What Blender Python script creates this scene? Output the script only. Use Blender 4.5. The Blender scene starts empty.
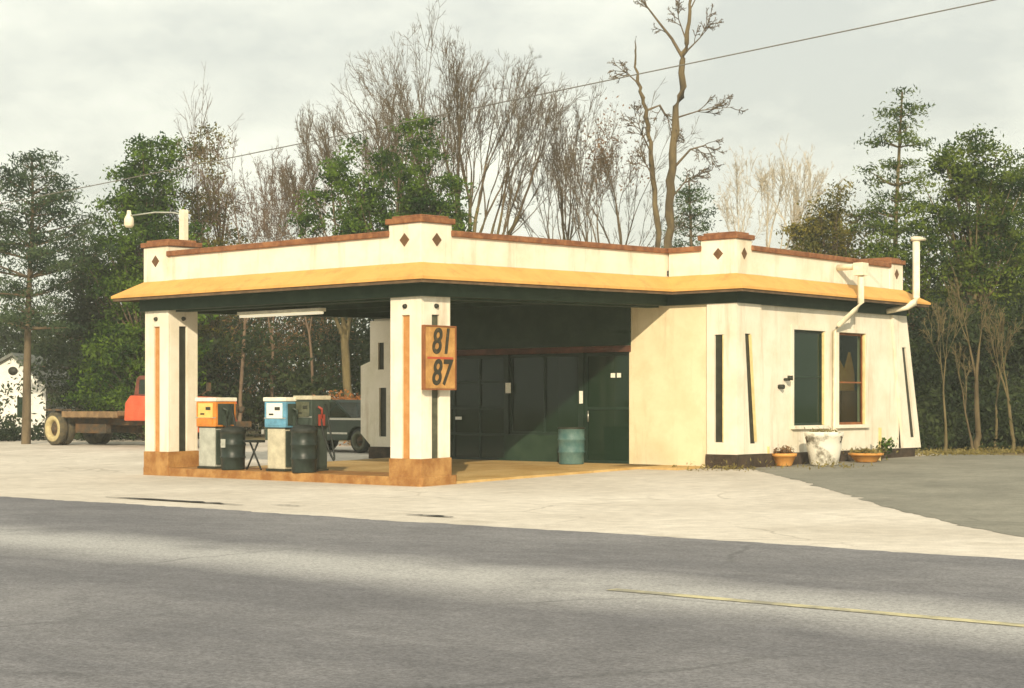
import bpy, math, random
import numpy as np
from mathutils import Vector, Matrix

scene = bpy.context.scene
COL = scene.collection
PI = math.pi
rnd = random.Random(7)

# ------------------------------------------------------------------ camera frame
FPX, HORIZ, EYE = 1730.0, 404.0, 1.5
TH = math.radians(40.7)
RX, RY = math.cos(TH), math.sin(TH)          # camera right
FX, FY = -math.sin(TH), math.cos(TH)         # camera forward
CX = -(RX * -1.645 + FX * 31.27)
CY = -(RY * -1.645 + FY * 31.27)


def gz(y):
    ys = (-400, 0, 7.6, 40, 120, 1500)
    zs = (0, 0, .15, .5, 1.0, 1.0)
    for i in range(5):
        if y <= ys[i + 1]:
            t = (y - ys[i]) / (ys[i + 1] - ys[i])
            return zs[i] + max(0, t) * (zs[i + 1] - zs[i])
    return 1.0


def at(px, d):
    """a point of the ground d metres ahead of the camera, under picture column px"""
    r = (px - 512) / FPX * d
    x, y = CX + RX * r + FX * d, CY + RY * r + FY * d
    return Vector((x, y, gz(y)))


def zt(py, d):
    return EYE + (HORIZ - py) / FPX * d


# ------------------------------------------------------------------ materials
def mat(name, col, rough=.75, var=.0, scale=3.0, spec=.3, metal=0, bump=0, bscale=None, second=None, fac=(.4, .65), emit=None,
        stretch=(1, 1, 1), detail=5, trans=0):
    m = bpy.data.materials.new(name)
    m.use_nodes = True
    nt = m.node_tree
    N, L = nt.nodes, nt.links
    b = N['Principled BSDF']
    b.inputs['Roughness'].default_value = rough
    b.inputs['Metallic'].default_value = metal
    b.inputs['Specular IOR Level'].default_value = spec
    b.inputs['Base Color'].default_value = (*col, 1)
    if emit:
        b.inputs['Emission Color'].default_value = (*emit[0], 1)
        b.inputs['Emission Strength'].default_value = emit[1]
    tc = N.new('ShaderNodeTexCoord')
    mp = N.new('ShaderNodeMapping')
    mp.inputs['Scale'].default_value = stretch
    L.new(tc.outputs['Object'], mp.inputs['Vector'])
    if second or var:
        n = N.new('ShaderNodeTexNoise')
        n.inputs['Scale'].default_value = scale
        n.inputs['Detail'].default_value = detail
        n.inputs['Roughness'].default_value = .65
        L.new(mp.outputs[0], n.inputs['Vector'])
        r = N.new('ShaderNodeValToRGB')
        r.color_ramp.elements[0].position = fac[0]
        r.color_ramp.elements[1].position = fac[1]
        c2 = second or tuple(min(1, c * (1 + var)) for c in col)
        c1 = col if second else tuple(c * (1 - var) for c in col)
        r.color_ramp.elements[0].color = (*c1, 1)
        r.color_ramp.elements[1].color = (*c2, 1)
        L.new(n.outputs['Fac'], r.inputs['Fac'])
        # a fine grain over the broad tone
        g = N.new('ShaderNodeTexNoise')
        g.inputs['Scale'].default_value = scale * 14
        g.inputs['Detail'].default_value = 3
        L.new(mp.outputs[0], g.inputs['Vector'])
        mr = N.new('ShaderNodeMapRange')
        mr.inputs['From Min'].default_value = .3
        mr.inputs['From Max'].default_value = .7
        mr.inputs['To Min'].default_value = 1 - max(.1, var * .5)
        mr.inputs['To Max'].default_value = 1 + max(.1, var * .5)
        L.new(g.outputs['Fac'], mr.inputs['Value'])
        mx = N.new('ShaderNodeVectorMath')
        mx.operation = 'MULTIPLY'
        L.new(r.outputs[0], mx.inputs[0])
        L.new(mr.outputs[0], mx.inputs[1])
        L.new(mx.outputs[0], b.inputs['Base Color'])
        m['colour_out'] = mx.name
    if bump:
        n2 = N.new('ShaderNodeTexNoise')
        n2.inputs['Scale'].default_value = bscale or scale * 8
        n2.inputs['Detail'].default_value = 6
        L.new(mp.outputs[0], n2.inputs['Vector'])
        bp = N.new('ShaderNodeBump')
        bp.inputs['Strength'].default_value = bump
        bp.inputs['Distance'].default_value = .05
        L.new(n2.outputs['Fac'], bp.inputs['Height'])
        L.new(bp.outputs[0], b.inputs['Normal'])
    if trans:
        out = N['Material Output']
        t = N.new('ShaderNodeBsdfTranslucent')
        mix = N.new('ShaderNodeMixShader')
        mix.inputs[0].default_value = trans
        t.inputs['Color'].default_value = (*col, 1)
        if 'colour_out' in m:
            L.new(N[m['colour_out']].outputs[0], t.inputs['Color'])
        L.new(b.outputs[0], mix.inputs[1])
        L.new(t.outputs[0], mix.inputs[2])
        L.new(mix.outputs[0], out.inputs['Surface'])
    return m


def stucco(name, base, stain):
    """white painted stucco: blotches, thin run-down streaks, fine bump"""
    m = bpy.data.materials.new(name)
    m.use_nodes = True
    nt = m.node_tree
    N, L = nt.nodes, nt.links
    b = N['Principled BSDF']
    b.inputs['Roughness'].default_value = .85
    b.inputs['Specular IOR Level'].default_value = .2
    tc = N.new('ShaderNodeTexCoord')

    def noise(scale, stretch, lo, hi):
        mp = N.new('ShaderNodeMapping')
        mp.inputs['Scale'].default_value = stretch
        L.new(tc.outputs['Object'], mp.inputs['Vector'])
        n = N.new('ShaderNodeTexNoise')
        n.inputs['Scale'].default_value = scale
        n.inputs['Detail'].default_value = 6
        n.inputs['Roughness'].default_value = .7
        L.new(mp.outputs[0], n.inputs['Vector'])
        mr = N.new('ShaderNodeMapRange')
        mr.inputs['From Min'].default_value = lo
        mr.inputs['From Max'].default_value = hi
        L.new(n.outputs['Fac'], mr.inputs['Value'])
        return mr.outputs[0], n.outputs['Fac']
    f1, _ = noise(1.3, (1, 1, 1), .42, .75)
    f2, _ = noise(2.6, (1, 1, .10), .53, .76)
    _, fine = noise(60, (1, 1, 1), 0, 1)
    mx = N.new('ShaderNodeMix'); mx.data_type = 'RGBA'
    mx.inputs['A'].default_value = (*base, 1)
    mx.inputs['B'].default_value = (*[c * .80 for c in base[:2]], base[2] * .72, 1)
    L.new(f1, mx.inputs['Factor'])
    m2 = N.new('ShaderNodeMix'); m2.data_type = 'RGBA'
    mul = N.new('ShaderNodeMath'); mul.operation = 'MULTIPLY'; mul.inputs[1].default_value = .6
    L.new(f2, mul.inputs[0])
    L.new(mul.outputs[0], m2.inputs['Factor'])
    L.new(mx.outputs['Result'], m2.inputs['A'])
    m2.inputs['B'].default_value = (*stain, 1)
    L.new(m2.outputs['Result'], b.inputs['Base Color'])
    bp = N.new('ShaderNodeBump')
    bp.inputs['Strength'].default_value = .25
    bp.inputs['Distance'].default_value = .02
    L.new(fine, bp.inputs['Height'])
    L.new(bp.outputs[0], b.inputs['Normal'])
    return m


def glass_mat(name, tint, opac):
    m = bpy.data.materials.new(name)
    m.use_nodes = True
    N, L = m.node_tree.nodes, m.node_tree.links
    b = N['Principled BSDF']
    b.inputs['Base Color'].default_value = (*tint, 1)
    b.inputs['Roughness'].default_value = .06
    b.inputs['Specular IOR Level'].default_value = .3
    t = N.new('ShaderNodeBsdfTransparent')
    t.inputs['Color'].default_value = (.8, .88, .8, 1)
    mix = N.new('ShaderNodeMixShader')
    mix.inputs[0].default_value = opac
    L.new(t.outputs[0], mix.inputs[1])
    L.new(b.outputs[0], mix.inputs[2])
    L.new(mix.outputs[0], N['Material Output'].inputs['Surface'])
    return m


M = dict(
    sunlit=stucco('sunlit_stucco', (.80, .69, .46), (.45, .30, .13)),  # stucco copy with the golden sun on the front put into its colour
    stucco=stucco('white_stucco', (.80, .74, .61), (.40, .28, .15)),
    tile=mat('terracotta_coping', (.17, .068, .030), .75, second=(.32, .145, .06), scale=5, bump=.4, bscale=20),
    skirt=stucco('ochre_pent_roof', (.70, .385, .115), (.34, .17, .06)),
    soffit=mat('dark_green_soffit', (.024, .048, .026), .8, var=.25, scale=2),
    greenpaint_shade=mat('dark_green_paint_shade', (.016, .038, .020), .6, second=(.028, .054, .029), scale=2.5),  # bulkhead paint; also carries the shade of the lintel panel and eave band
    greenframe=mat('green_frame_paint', (.014, .032, .019), .5, var=.2, scale=4),
    redlight=mat('lit_red_band', (.075, .038, .024), .7, second=(.15, .06, .035), scale=3),
    ochrebase=mat('ochre_brown_tile', (.27, .12, .032), .7, second=(.43, .24, .08), scale=3, bump=.15),
    stripe=mat('ochre_stripe', (.44, .20, .055), .6, second=(.50, .26, .09), scale=6),
    slot=mat('dark_slot_paint', (.032, .034, .022), .5, var=.3, scale=5),
    slotgreen=mat('grey_green_stripe', (.085, .09, .055), .6, var=.3, scale=6),
    cream=mat('yellow_cream_paint', (.74, .60, .28), .6, var=.12, scale=6),
    foundation=mat('dark_foundation', (.055, .038, .025), .85, var=.4, scale=4, bump=.3),
    diamond=mat('brown_diamond_tile', (.13, .07, .03), .5, var=.25, scale=10),
    roofing=mat('tar_roof', (.06, .06, .055), .9, var=.3, scale=2),
    pipe=mat('cream_pipe_paint', (.78, .70, .52), .5, var=.12, scale=6),
    glass=glass_mat('dark_window_glass', (.014, .034, .018), .72),
    clearglass=glass_mat('window_glass', (.012, .02, .014), .28),
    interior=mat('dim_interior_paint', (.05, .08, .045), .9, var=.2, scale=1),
    paper=mat('white_paper', (.8, .8, .68), .8, var=.05),
    floor=mat('ochre_stained_floor', (.44, .27, .085), .8, second=(.60, .42, .18), scale=.9, bump=.1),
    black=mat('black_rubber', (.022, .026, .022), .6, var=.3, scale=8),
    blackpaint=mat('black_enamel', (.02, .03, .024), .4, var=.3, scale=6),
    chrome=mat('dull_chrome', (.55, .53, .46), .3, metal=.8, var=.1, scale=10),
    lampwhite=mat('fluorescent_diffuser', (.85, .8, .62), .4, emit=((1, .92, .68), .55)),
    whitemetal=mat('white_metal', (.78, .75, .62), .45, var=.1, scale=6),
    pumporange=mat('orange_enamel', (.62, .22, .035), .4, var=.15, scale=6),
    pumpred=mat('red_enamel', (.30, .05, .03), .4, var=.2, scale=5),
    pumpblue=mat('blue_enamel', (.12, .30, .42), .4, var=.2, scale=6),
    pumpgrey=mat('grey_enamel', (.40, .41, .35), .45, var=.15, scale=5),
    pumpbeige=mat('beige_enamel', (.50, .46, .33), .45, var=.15, scale=5),
    pumpdark=mat('dark_pump_enamel', (.04, .055, .042), .45, var=.25, scale=5),
    dial=mat('dial_face', (.78, .78, .70), .3, var=.05),
    dialorange=mat('orange_dial_face', (.80, .50, .14), .3, var=.08, scale=9),
    signtan=mat('tan_sign_board', (.36, .18, .05), .7, second=(.52, .29, .09), scale=4),
    signedge=mat('sign_frame_brown', (.24, .09, .03), .6, var=.2),
    digit=mat('black_numerals', (.035, .032, .018), .7, second=(.11, .075, .03), scale=9, fac=(.52, .68)),
    signred=mat('red_sign_rule', (.42, .07, .03), .6),
    deck=mat('weathered_deck_boards', (.16, .10, .05), .8, second=(.27, .175, .085), scale=5, stretch=(1, 6, 1)),
    rust=mat('rusty_steel', (.05, .045, .032), .8, second=(.14, .075, .03), scale=4),
    truckred=mat('faded_red_paint', (.55, .09, .035), .45, second=(.62, .14, .06), scale=2),
    tyredust=mat('dusty_tyre', (.05, .046, .034), .9, second=(.13, .105, .055), scale=5),
    rimcream=mat('cream_rim', (.46, .38, .19), .6, var=.15, scale=6),
    carpaint=mat('dark_green_car_paint', (.022, .040, .024), .35, var=.2, scale=2, spec=.5),
    drumblue=mat('blue_green_drum', (.055, .13, .125), .5, second=(.11, .19, .17), scale=4),
    barrelwhite=mat('chipped_white_paint', (.74, .71, .60), .6, second=(.22, .20, .15), scale=3.5, fac=(.50, .64)),
    terracotta=mat('orange_clay', (.62, .27, .06), .7, second=(.70, .36, .10), scale=8),
    soil=mat('potting_soil', (.06, .045, .028), .95, var=.3, scale=12),
    housewhite=mat('white_clapboard', (.78, .78, .72), .7, var=.08, scale=2),
    houseroof=mat('grey_shingle', (.16, .17, .15), .9, var=.2, scale=3),
    bark=mat('grey_brown_bark', (.10, .075, .045), .95, second=(.17, .13, .075), scale=3, stretch=(1, 1, .3), bump=.9, bscale=9),
    barkolive=mat('olive_bark', (.11, .088, .042), .95, second=(.20, .16, .075), scale=3, stretch=(1, 1, .3), bump=.9, bscale=9),
    barkochre=mat('sunlit_ochre_bark', (.085, .064, .034), .95, second=(.17, .13, .065), scale=3, stretch=(1, 1, .3), bump=.9, bscale=9),
    barkpale=mat('bleached_bark', (.44, .39, .29), .95, second=(.58, .52, .40), scale=3, stretch=(1, 1, .3), bump=.9, bscale=9),
    barkred=mat('red_brown_twigs', (.125, .086, .056), .95, second=(.20, .142, .092), scale=3),
    wire=mat('weathered_cable', (.16, .155, .13), .7),
)


def leafmat(name, dark, light, scale=1.25):
    return mat(name, dark, .75, second=light, scale=scale, fac=(.43, .60), spec=.15, trans=.28)  # random leaf tones, with bright clumps and shaded gaps put into the colour


F = dict(
    pine=leafmat('dark_pine_needles', (.012, .036, .008), (.08, .135, .026)),
    pinegrey=leafmat('grey_green_needles', (.020, .044, .022), (.085, .125, .055)),
    green=leafmat('mid_green_leaves', (.014, .046, .006), (.12, .20, .022)),
    yellowgreen=leafmat('yellow_green_leaves', (.06, .085, .018), (.17, .18, .04)),
    olive=leafmat('olive_leaves', (.05, .060, .010), (.27, .23, .04)),
    pineright=leafmat('sunlit_pine_needles', (.012, .040, .006), (.15, .205, .024)),
    rustleaf=leafmat('orange_brown_leaves', (.24, .09, .03), (.45, .20, .06)),
    brown=leafmat('dead_brown_leaves', (.15, .085, .04), (.26, .16, .075)),
    brush=leafmat('dark_thicket_leaves', (.014, .028, .012), (.055, .075, .026), .6),
    weed=leafmat('dry_weeds', (.16, .13, .04), (.30, .25, .09), 3),
)


# ------------------------------------------------------------------ mesh builder
class MB:
    def __init__(self, warp=None):
        self.v, self.f, self.smooth, self.warp = [], [], [], warp
        self.marks = []

    def mark(self):
        self.marks.append((len(self.v), len(self.f)))
        return self

    def build_each(self, name, m, parent=None, bevel=0):
        """one part per marked piece"""
        out, v0, f0 = [], 0, 0
        for v1, f1 in self.marks:
            q = MB(self.warp)
            q.v = self.v[v0:v1]
            q.f = [tuple(k - v0 for k in f) for f in self.f[f0:f1]]
            q.smooth = self.smooth[f0:f1]
            out.append(q.build(name, m, parent, bevel))
            v0, f0 = v1, f1
        return out

    def poly(self, pts, smooth=False):
        i = len(self.v)
        self.v += [tuple(p) for p in pts]
        self.f.append(tuple(range(i, i + len(pts))))
        self.smooth.append(smooth)

    def add(self, vs, fs, smooth=False):
        i = len(self.v)
        self.v += [tuple(p) for p in vs]
        for f in fs:
            self.f.append(tuple(i + k for k in f))
            self.smooth.append(smooth)
        return self

    def box(self, a, b):
        (x0, y0, z0), (x1, y1, z1) = a, b
        x0, x1 = sorted((x0, x1)); y0, y1 = sorted((y0, y1)); z0, z1 = sorted((z0, z1))
        return self.add([(x0, y0, z0), (x1, y0, z0), (x1, y1, z0), (x0, y1, z0), (x0, y0, z1), (x1, y0, z1), (x1, y1, z1), (x0, y1, z1)],
                        [(0, 3, 2, 1), (4, 5, 6, 7), (0, 1, 5, 4), (1, 2, 6, 5), (2, 3, 7, 6), (3, 0, 4, 7)])

    def prism(self, pts, axis, lo, hi):
        """polygon pts (2-D) extruded along axis between lo and hi"""
        def P(u, v, w):
            return {'x': (w, u, v), 'y': (u, w, v), 'z': (u, v, w)}[axis]
        n = len(pts)
        vs = [P(u, v, lo) for u, v in pts] + [P(u, v, hi) for u, v in pts]
        fs = [tuple(range(n))[::-1], tuple(range(n, 2 * n))] + [(i, (i + 1) % n, n + (i + 1) % n, n + i) for i in range(n)]
        return self.add(vs, fs)

    def tube(self, pts, rad, n=8, smooth=True, cap=True):
        pts = [Vector(p) for p in pts]
        if not hasattr(rad, '__len__'):
            rad = [rad] * len(pts)
        base = len(self.v)
        up = Vector((0, 0, 1))
        for i, p in enumerate(pts):
            t = (pts[min(i + 1, len(pts) - 1)] - pts[max(i - 1, 0)])
            if t.length < 1e-9:
                t = up.copy()
            t.normalize()
            a = t.cross(up if abs(t.z) < .95 else Vector((1, 0, 0))).normalized()
            b = t.cross(a)
            for k in range(n):
                q = p + (a * math.cos(2 * PI * k / n) + b * math.sin(2 * PI * k / n)) * rad[i]
                self.v.append(tuple(q))
        for i in range(len(pts) - 1):
            for k in range(n):
                k2 = (k + 1) % n
                self.f.append((base + i * n + k, base + i * n + k2, base + (i + 1) * n + k2, base + (i + 1) * n + k))
                self.smooth.append(smooth)
        if cap:
            self.f.append(tuple(base + k for k in range(n))[::-1]); self.smooth.append(False)
            e = base + (len(pts) - 1) * n
            self.f.append(tuple(e + k for k in range(n))); self.smooth.append(False)
        return self

    def lathe(self, prof, c=(0, 0, 0), n=24, axis='z', smooth=True):
        """profile of (radius, height) pairs turned about an axis through c"""
        base = len(self.v)
        for r, h in prof:
            for k in range(n):
                a = 2 * PI * k / n
                u, v = r * math.cos(a), r * math.sin(a)
                p = {'z': (u, v, h), 'y': (u, h, v), 'x': (h, u, v)}[axis]
                self.v.append((c[0] + p[0], c[1] + p[1], c[2] + p[2]))
        for i in range(len(prof) - 1):
            for k in range(n):
                k2 = (k + 1) % n
                self.f.append((base + i * n + k, base + i * n + k2, base + (i + 1) * n + k2, base + (i + 1) * n + k))
                self.smooth.append(smooth)
        return self

    def build(self, name, m, parent=None, bevel=0):
        vs = self.v
        if self.warp:
            vs = [self.warp(p) for p in vs]
        me = bpy.data.meshes.new(name)
        me.from_pydata(vs, [], self.f)
        me.polygons.foreach_set('use_smooth', self.smooth)
        me.materials.append(m)
        me.update()
        import bmesh
        bm = bmesh.new(); bm.from_mesh(me)
        bmesh.ops.recalc_face_normals(bm, faces=bm.faces)
        bm.to_mesh(me); bm.free()
        o = bpy.data.objects.new(name, me)
        COL.objects.link(o)
        if parent is not None:
            o.parent = parent
        if bevel:
            md = o.modifiers.new('edge', 'BEVEL')
            md.width = bevel
            md.segments = 2
            md.limit_method = 'ANGLE'
        return o


def tag(o, label, cat, group=None, kind=None):
    o['label'] = label
    o['category'] = cat
    if group:
        o['group'] = group
    if kind:
        o['kind'] = kind
    return o


def thing(name, label, cat, loc=(0, 0, 0), rotz=0, group=None):
    o = bpy.data.objects.new(name, None)
    o.empty_display_size = .3
    COL.objects.link(o)
    o.location = loc
    o.rotation_euler = (0, 0, rotz)
    return tag(o, label, cat, group)


def structure(o):
    o['kind'] = 'structure'
    return o


def quads_mesh(name, centers, size, m, parent, seed, aspect=.5, flat=.0):
    """many small leaf faces in one mesh"""
    g = np.random.default_rng(seed)
    n = len(centers)
    nrm = g.normal(size=(n, 3)); nrm[:, 2] = nrm[:, 2] + flat * np.sign(nrm[:, 2])
    nrm /= np.linalg.norm(nrm, axis=1)[:, None]
    t = g.normal(size=(n, 3))
    a = np.cross(nrm, t); a /= np.linalg.norm(a, axis=1)[:, None] + 1e-9
    b = np.cross(nrm, a)
    s = size * g.uniform(.6, 1.4, size=(n, 1))
    a = a * s; b = b * s * aspect
    v = np.stack([centers - a, centers - b * .9, centers + a, centers + b], axis=1).reshape(-1, 3)
    me = bpy.data.meshes.new(name)
    me.vertices.add(4 * n)
    me.vertices.foreach_set('co', v.astype(np.float32).ravel())
    me.loops.add(4 * n)
    me.loops.foreach_set('vertex_index', np.arange(4 * n, dtype=np.int32))
    me.polygons.add(n)
    me.polygons.foreach_set('loop_start', np.arange(0, 4 * n, 4, dtype=np.int32))
    me.update(calc_edges=True)
    me.materials.append(m)
    o = bpy.data.objects.new(name, me)
    COL.objects.link(o)
    if parent is not None:
        o.parent = parent
    return o


# ------------------------------------------------------------------ ground
def sheet(name, x0, x1, y0, y1, dz, m, breaks=(), xs=None):
    ys = sorted({y for y in (y0, y1, 0, 7.6, 40, 120, *breaks) if y0 <= y <= y1})
    xs = xs or [x0, x1]
    mb = MB()
    for j in range(len(ys) - 1):
        for i in range(len(xs) - 1):
            mb.poly([(xs[i], ys[j], gz(ys[j]) + dz), (xs[i + 1], ys[j], gz(ys[j]) + dz), (xs[i + 1], ys[j + 1], gz(ys[j + 1]) + dz), (xs[i], ys[j + 1], gz(ys[j + 1]) + dz)])
    return structure(mb.build(name, m))


def wear(m, crack_scale, crack_w, crack_col, amount, blot_col, blot_scale, blot_lo, blot_hi, grain=.25):
    """cracks, oil blotches and stone grain worked into a paved surface"""
    N, L = m.node_tree.nodes, m.node_tree.links
    b = N['Principled BSDF']
    src = b.inputs['Base Color'].links[0].from_socket
    tc = N.new('ShaderNodeTexCoord')
    wob = N.new('ShaderNodeTexNoise'); wob.inputs['Scale'].default_value = 1.1; wob.inputs['Detail'].default_value = 6
    L.new(tc.outputs['Object'], wob.inputs['Vector'])
    mixv = N.new('ShaderNodeMix'); mixv.data_type = 'VECTOR'; mixv.inputs['Factor'].default_value = .35
    L.new(tc.outputs['Object'], mixv.inputs['A']); L.new(wob.outputs['Color'], mixv.inputs['B'])
    vo = N.new('ShaderNodeTexVoronoi'); vo.feature = 'DISTANCE_TO_EDGE'; vo.inputs['Scale'].default_value = crack_scale
    L.new(mixv.outputs['Result'], vo.inputs['Vector'])
    mr = N.new('ShaderNodeMapRange'); mr.inputs['From Min'].default_value = 0; mr.inputs['From Max'].default_value = crack_w
    mr.inputs['To Min'].default_value = amount; mr.inputs['To Max'].default_value = 0
    L.new(vo.outputs['Distance'], mr.inputs['Value'])
    part = N.new('ShaderNodeTexNoise'); part.inputs['Scale'].default_value = .23; part.inputs['Detail'].default_value = 3
    L.new(tc.outputs['Object'], part.inputs['Vector'])
    pm = N.new('ShaderNodeMapRange'); pm.inputs['From Min'].default_value = .45; pm.inputs['From Max'].default_value = .6
    L.new(part.outputs['Fac'], pm.inputs['Value'])
    mu = N.new('ShaderNodeMath'); mu.operation = 'MULTIPLY'; L.new(mr.outputs[0], mu.inputs[0]); L.new(pm.outputs[0], mu.inputs[1])
    x1 = N.new('ShaderNodeMix'); x1.data_type = 'RGBA'
    L.new(mu.outputs[0], x1.inputs['Factor']); L.new(src, x1.inputs['A']); x1.inputs['B'].default_value = (*crack_col, 1)
    bn = N.new('ShaderNodeTexNoise'); bn.inputs['Scale'].default_value = blot_scale; bn.inputs['Detail'].default_value = 7; bn.inputs['Roughness'].default_value = .62
    L.new(tc.outputs['Object'], bn.inputs['Vector'])
    bm_ = N.new('ShaderNodeMapRange'); bm_.inputs['From Min'].default_value = blot_lo; bm_.inputs['From Max'].default_value = blot_hi
    bm_.inputs['To Max'].default_value = .55
    L.new(bn.outputs['Fac'], bm_.inputs['Value'])
    x2 = N.new('ShaderNodeMix'); x2.data_type = 'RGBA'
    L.new(bm_.outputs[0], x2.inputs['Factor']); L.new(x1.outputs['Result'], x2.inputs['A']); x2.inputs['B'].default_value = (*blot_col, 1)
    gn = N.new('ShaderNodeTexNoise'); gn.inputs['Scale'].default_value = 34; gn.inputs['Detail'].default_value = 4; gn.inputs['Roughness'].default_value = .8
    L.new(tc.outputs['Object'], gn.inputs['Vector'])
    gm = N.new('ShaderNodeMapRange'); gm.inputs['From Min'].default_value = .3; gm.inputs['From Max'].default_value = .7
    gm.inputs['To Min'].default_value = 1 - grain; gm.inputs['To Max'].default_value = 1 + grain
    L.new(gn.outputs['Fac'], gm.inputs['Value'])
    vm = N.new('ShaderNodeVectorMath'); vm.operation = 'MULTIPLY'
    L.new(x2.outputs['Result'], vm.inputs[0]); L.new(gm.outputs[0], vm.inputs[1])
    L.new(vm.outputs[0], b.inputs['Base Color'])
    return m


mg = mat('leaf_littered_earth', (.16, .115, .06), .95, second=(.24, .21, .10), scale=.35, bump=.5, bscale=9)
ml = mat('pale_gravel_concrete', (.53, .475, .395), .95, second=(.69, .63, .54), scale=.28, bump=.25, bscale=30, detail=8)
md = mat('side_drive_asphalt', (.20, .192, .155), .95, second=(.275, .26, .21), scale=.5, bump=.3, bscale=30, detail=8)


def road_material():
    m = mat('worn_asphalt', (.145, .142, .150), .85, second=(.22, .214, .218), scale=.35, bump=.3, bscale=45, stretch=(.6, 1, 1), detail=9)
    N, L = m.node_tree.nodes, m.node_tree.links
    b = N['Principled BSDF']
    src = N[m['colour_out']].outputs[0]
    tc = N.new('ShaderNodeTexCoord')
    sp = N.new('ShaderNodeSeparateXYZ')
    L.new(tc.outputs['Object'], sp.inputs[0])
    # polished, worn strip beside the centre line with a wavering edge
    nz = N.new('ShaderNodeTexNoise'); nz.inputs['Scale'].default_value = .5; nz.inputs['Detail'].default_value = 7
    L.new(tc.outputs['Object'], nz.inputs['Vector'])
    ad = N.new('ShaderNodeMath'); ad.operation = 'MULTIPLY_ADD'
    L.new(nz.outputs['Fac'], ad.inputs[0]); ad.inputs[1].default_value = 1.2; L.new(sp.outputs['Y'], ad.inputs[2])
    d = N.new('ShaderNodeMath'); d.operation = 'ADD'; L.new(ad.outputs[0], d.inputs[0]); d.inputs[1].default_value = 11.6 - .6
    ab = N.new('ShaderNodeMath'); ab.operation = 'ABSOLUTE'; L.new(d.outputs[0], ab.inputs[0])
    mr = N.new('ShaderNodeMapRange'); mr.inputs['From Min'].default_value = .25; mr.inputs['From Max'].default_value = 1.35
    mr.inputs['To Min'].default_value = .75; mr.inputs['To Max'].default_value = 0
    L.new(ab.outputs[0], mr.inputs['Value'])
    mx = N.new('ShaderNodeMix'); mx.data_type = 'RGBA'
    L.new(mr.outputs[0], mx.inputs['Factor']); L.new(src, mx.inputs['A']); mx.inputs['B'].default_value = (.46, .45, .43, 1)
    L.new(mx.outputs['Result'], b.inputs['Base Color'])
    return m


wear(ml, .42, .010, (.26, .22, .17), .55, (.30, .25, .18), .55, .56, .74, .16)
wear(md, .5, .012, (.09, .085, .07), .5, (.12, .11, .09), .6, .54, .74, .25)
mr_ = wear(road_material(), .27, .008, (.08, .08, .08), .5, (.095, .092, .098), .5, .52, .76, .5)
sheet('ground', -320, 320, -320, 320, 0, mg)
sheet('lot_pavement', -34, 60, -7.6, 17.0, .004, ml, xs=[-34, -9, 60])
# asphalt side drive to the right of the building, with a curved edge over the pale apron
edge = [at(742, 36.6), at(800, 31.5), at(850, 27.5), at(905, 24.0), at(960, 21.3), at(1040, 18.9), at(1180, 17.5), at(1400, 17.0)]
cv = [(p.x, max(p.y, -6.4)) for p in edge]
mb = MB()
top = [(1.9, 7.6)] + cv
# strips between the edge curve and the far side, split at the slope breaks
def clip(poly, ylo, yhi):
    def cut(ps, y, keep):
        out = []
        for i in range(len(ps)):
            a, b = ps[i], ps[(i + 1) % len(ps)]
            ia, ib = keep(a[1], y), keep(b[1], y)
            if ia:
                out.append(a)
            if ia != ib:
                t = (y - a[1]) / (b[1] - a[1])
                out.append((a[0] + t * (b[0] - a[0]), y))
        return out
    ps = cut(poly, ylo, lambda v, y: v >= y)
    return cut(ps, yhi, lambda v, y: v <= y) if ps else ps
dense = []
for i in range(len(cv) - 1):
    n_ = max(2, int(math.hypot(cv[i + 1][0] - cv[i][0], cv[i + 1][1] - cv[i][1]) / .16))
    n_ = min(n_, 60)
    for k in range(n_):
        u = k / n_
        j = .05 + .05 * (math.sin(i * 9 + k * .7) + math.sin(k * .23 + i))
        dense.append((cv[i][0] + (cv[i + 1][0] - cv[i][0]) * u + rnd.uniform(-1, 1) * j, cv[i][1] + (cv[i + 1][1] - cv[i][1]) * u + rnd.uniform(-1, 1) * j))
cv = dense + [cv[-1]]
drive = [(1.9, 16.9)] + [(1.9, 8.2)] + cv + [(60, 16.9)]
for lo, hi in ((-7, 0), (0, 7.6), (7.6, 17)):
    ps = clip(drive, lo, hi)
    if len(ps) > 2:
        mb.poly([(x, y, gz(y) + .008) for x, y in ps])
structure(mb.build('side_pavement', md))
mb = MB()
xs_ = [-318, -60] + [-60 + .12 * k for k in range(1, 1000)] + [60.0, 318]
e_ = [(-6.85 + .05 * math.sin(x * .8) + .03 * math.sin(x * 2.7 + 1) + rnd.uniform(-.035, .035)) if -60 < x < 60 else -6.85 for x in xs_]
for i in range(len(xs_) - 1):
    mb.poly([(xs_[i], -18.2, .012), (xs_[i + 1], -18.2, .012), (xs_[i + 1], e_[i + 1], .012), (xs_[i], e_[i], .012)])
structure(mb.build('road', mr_))
myl = mat('faded_yellow_paint', (.58, .52, .30), .85, second=(.30, .28, .21), scale=2.2, fac=(.44, .60))
mb = MB()
for x0, x1 in ((13.2, 60),):
    mb.poly([(x0, -11.68, .017), (x1, -11.68, .017), (x1, -11.53, .017), (x0, -11.53, .017)])
structure(mb.build('road_centre_line', myl))
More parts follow.
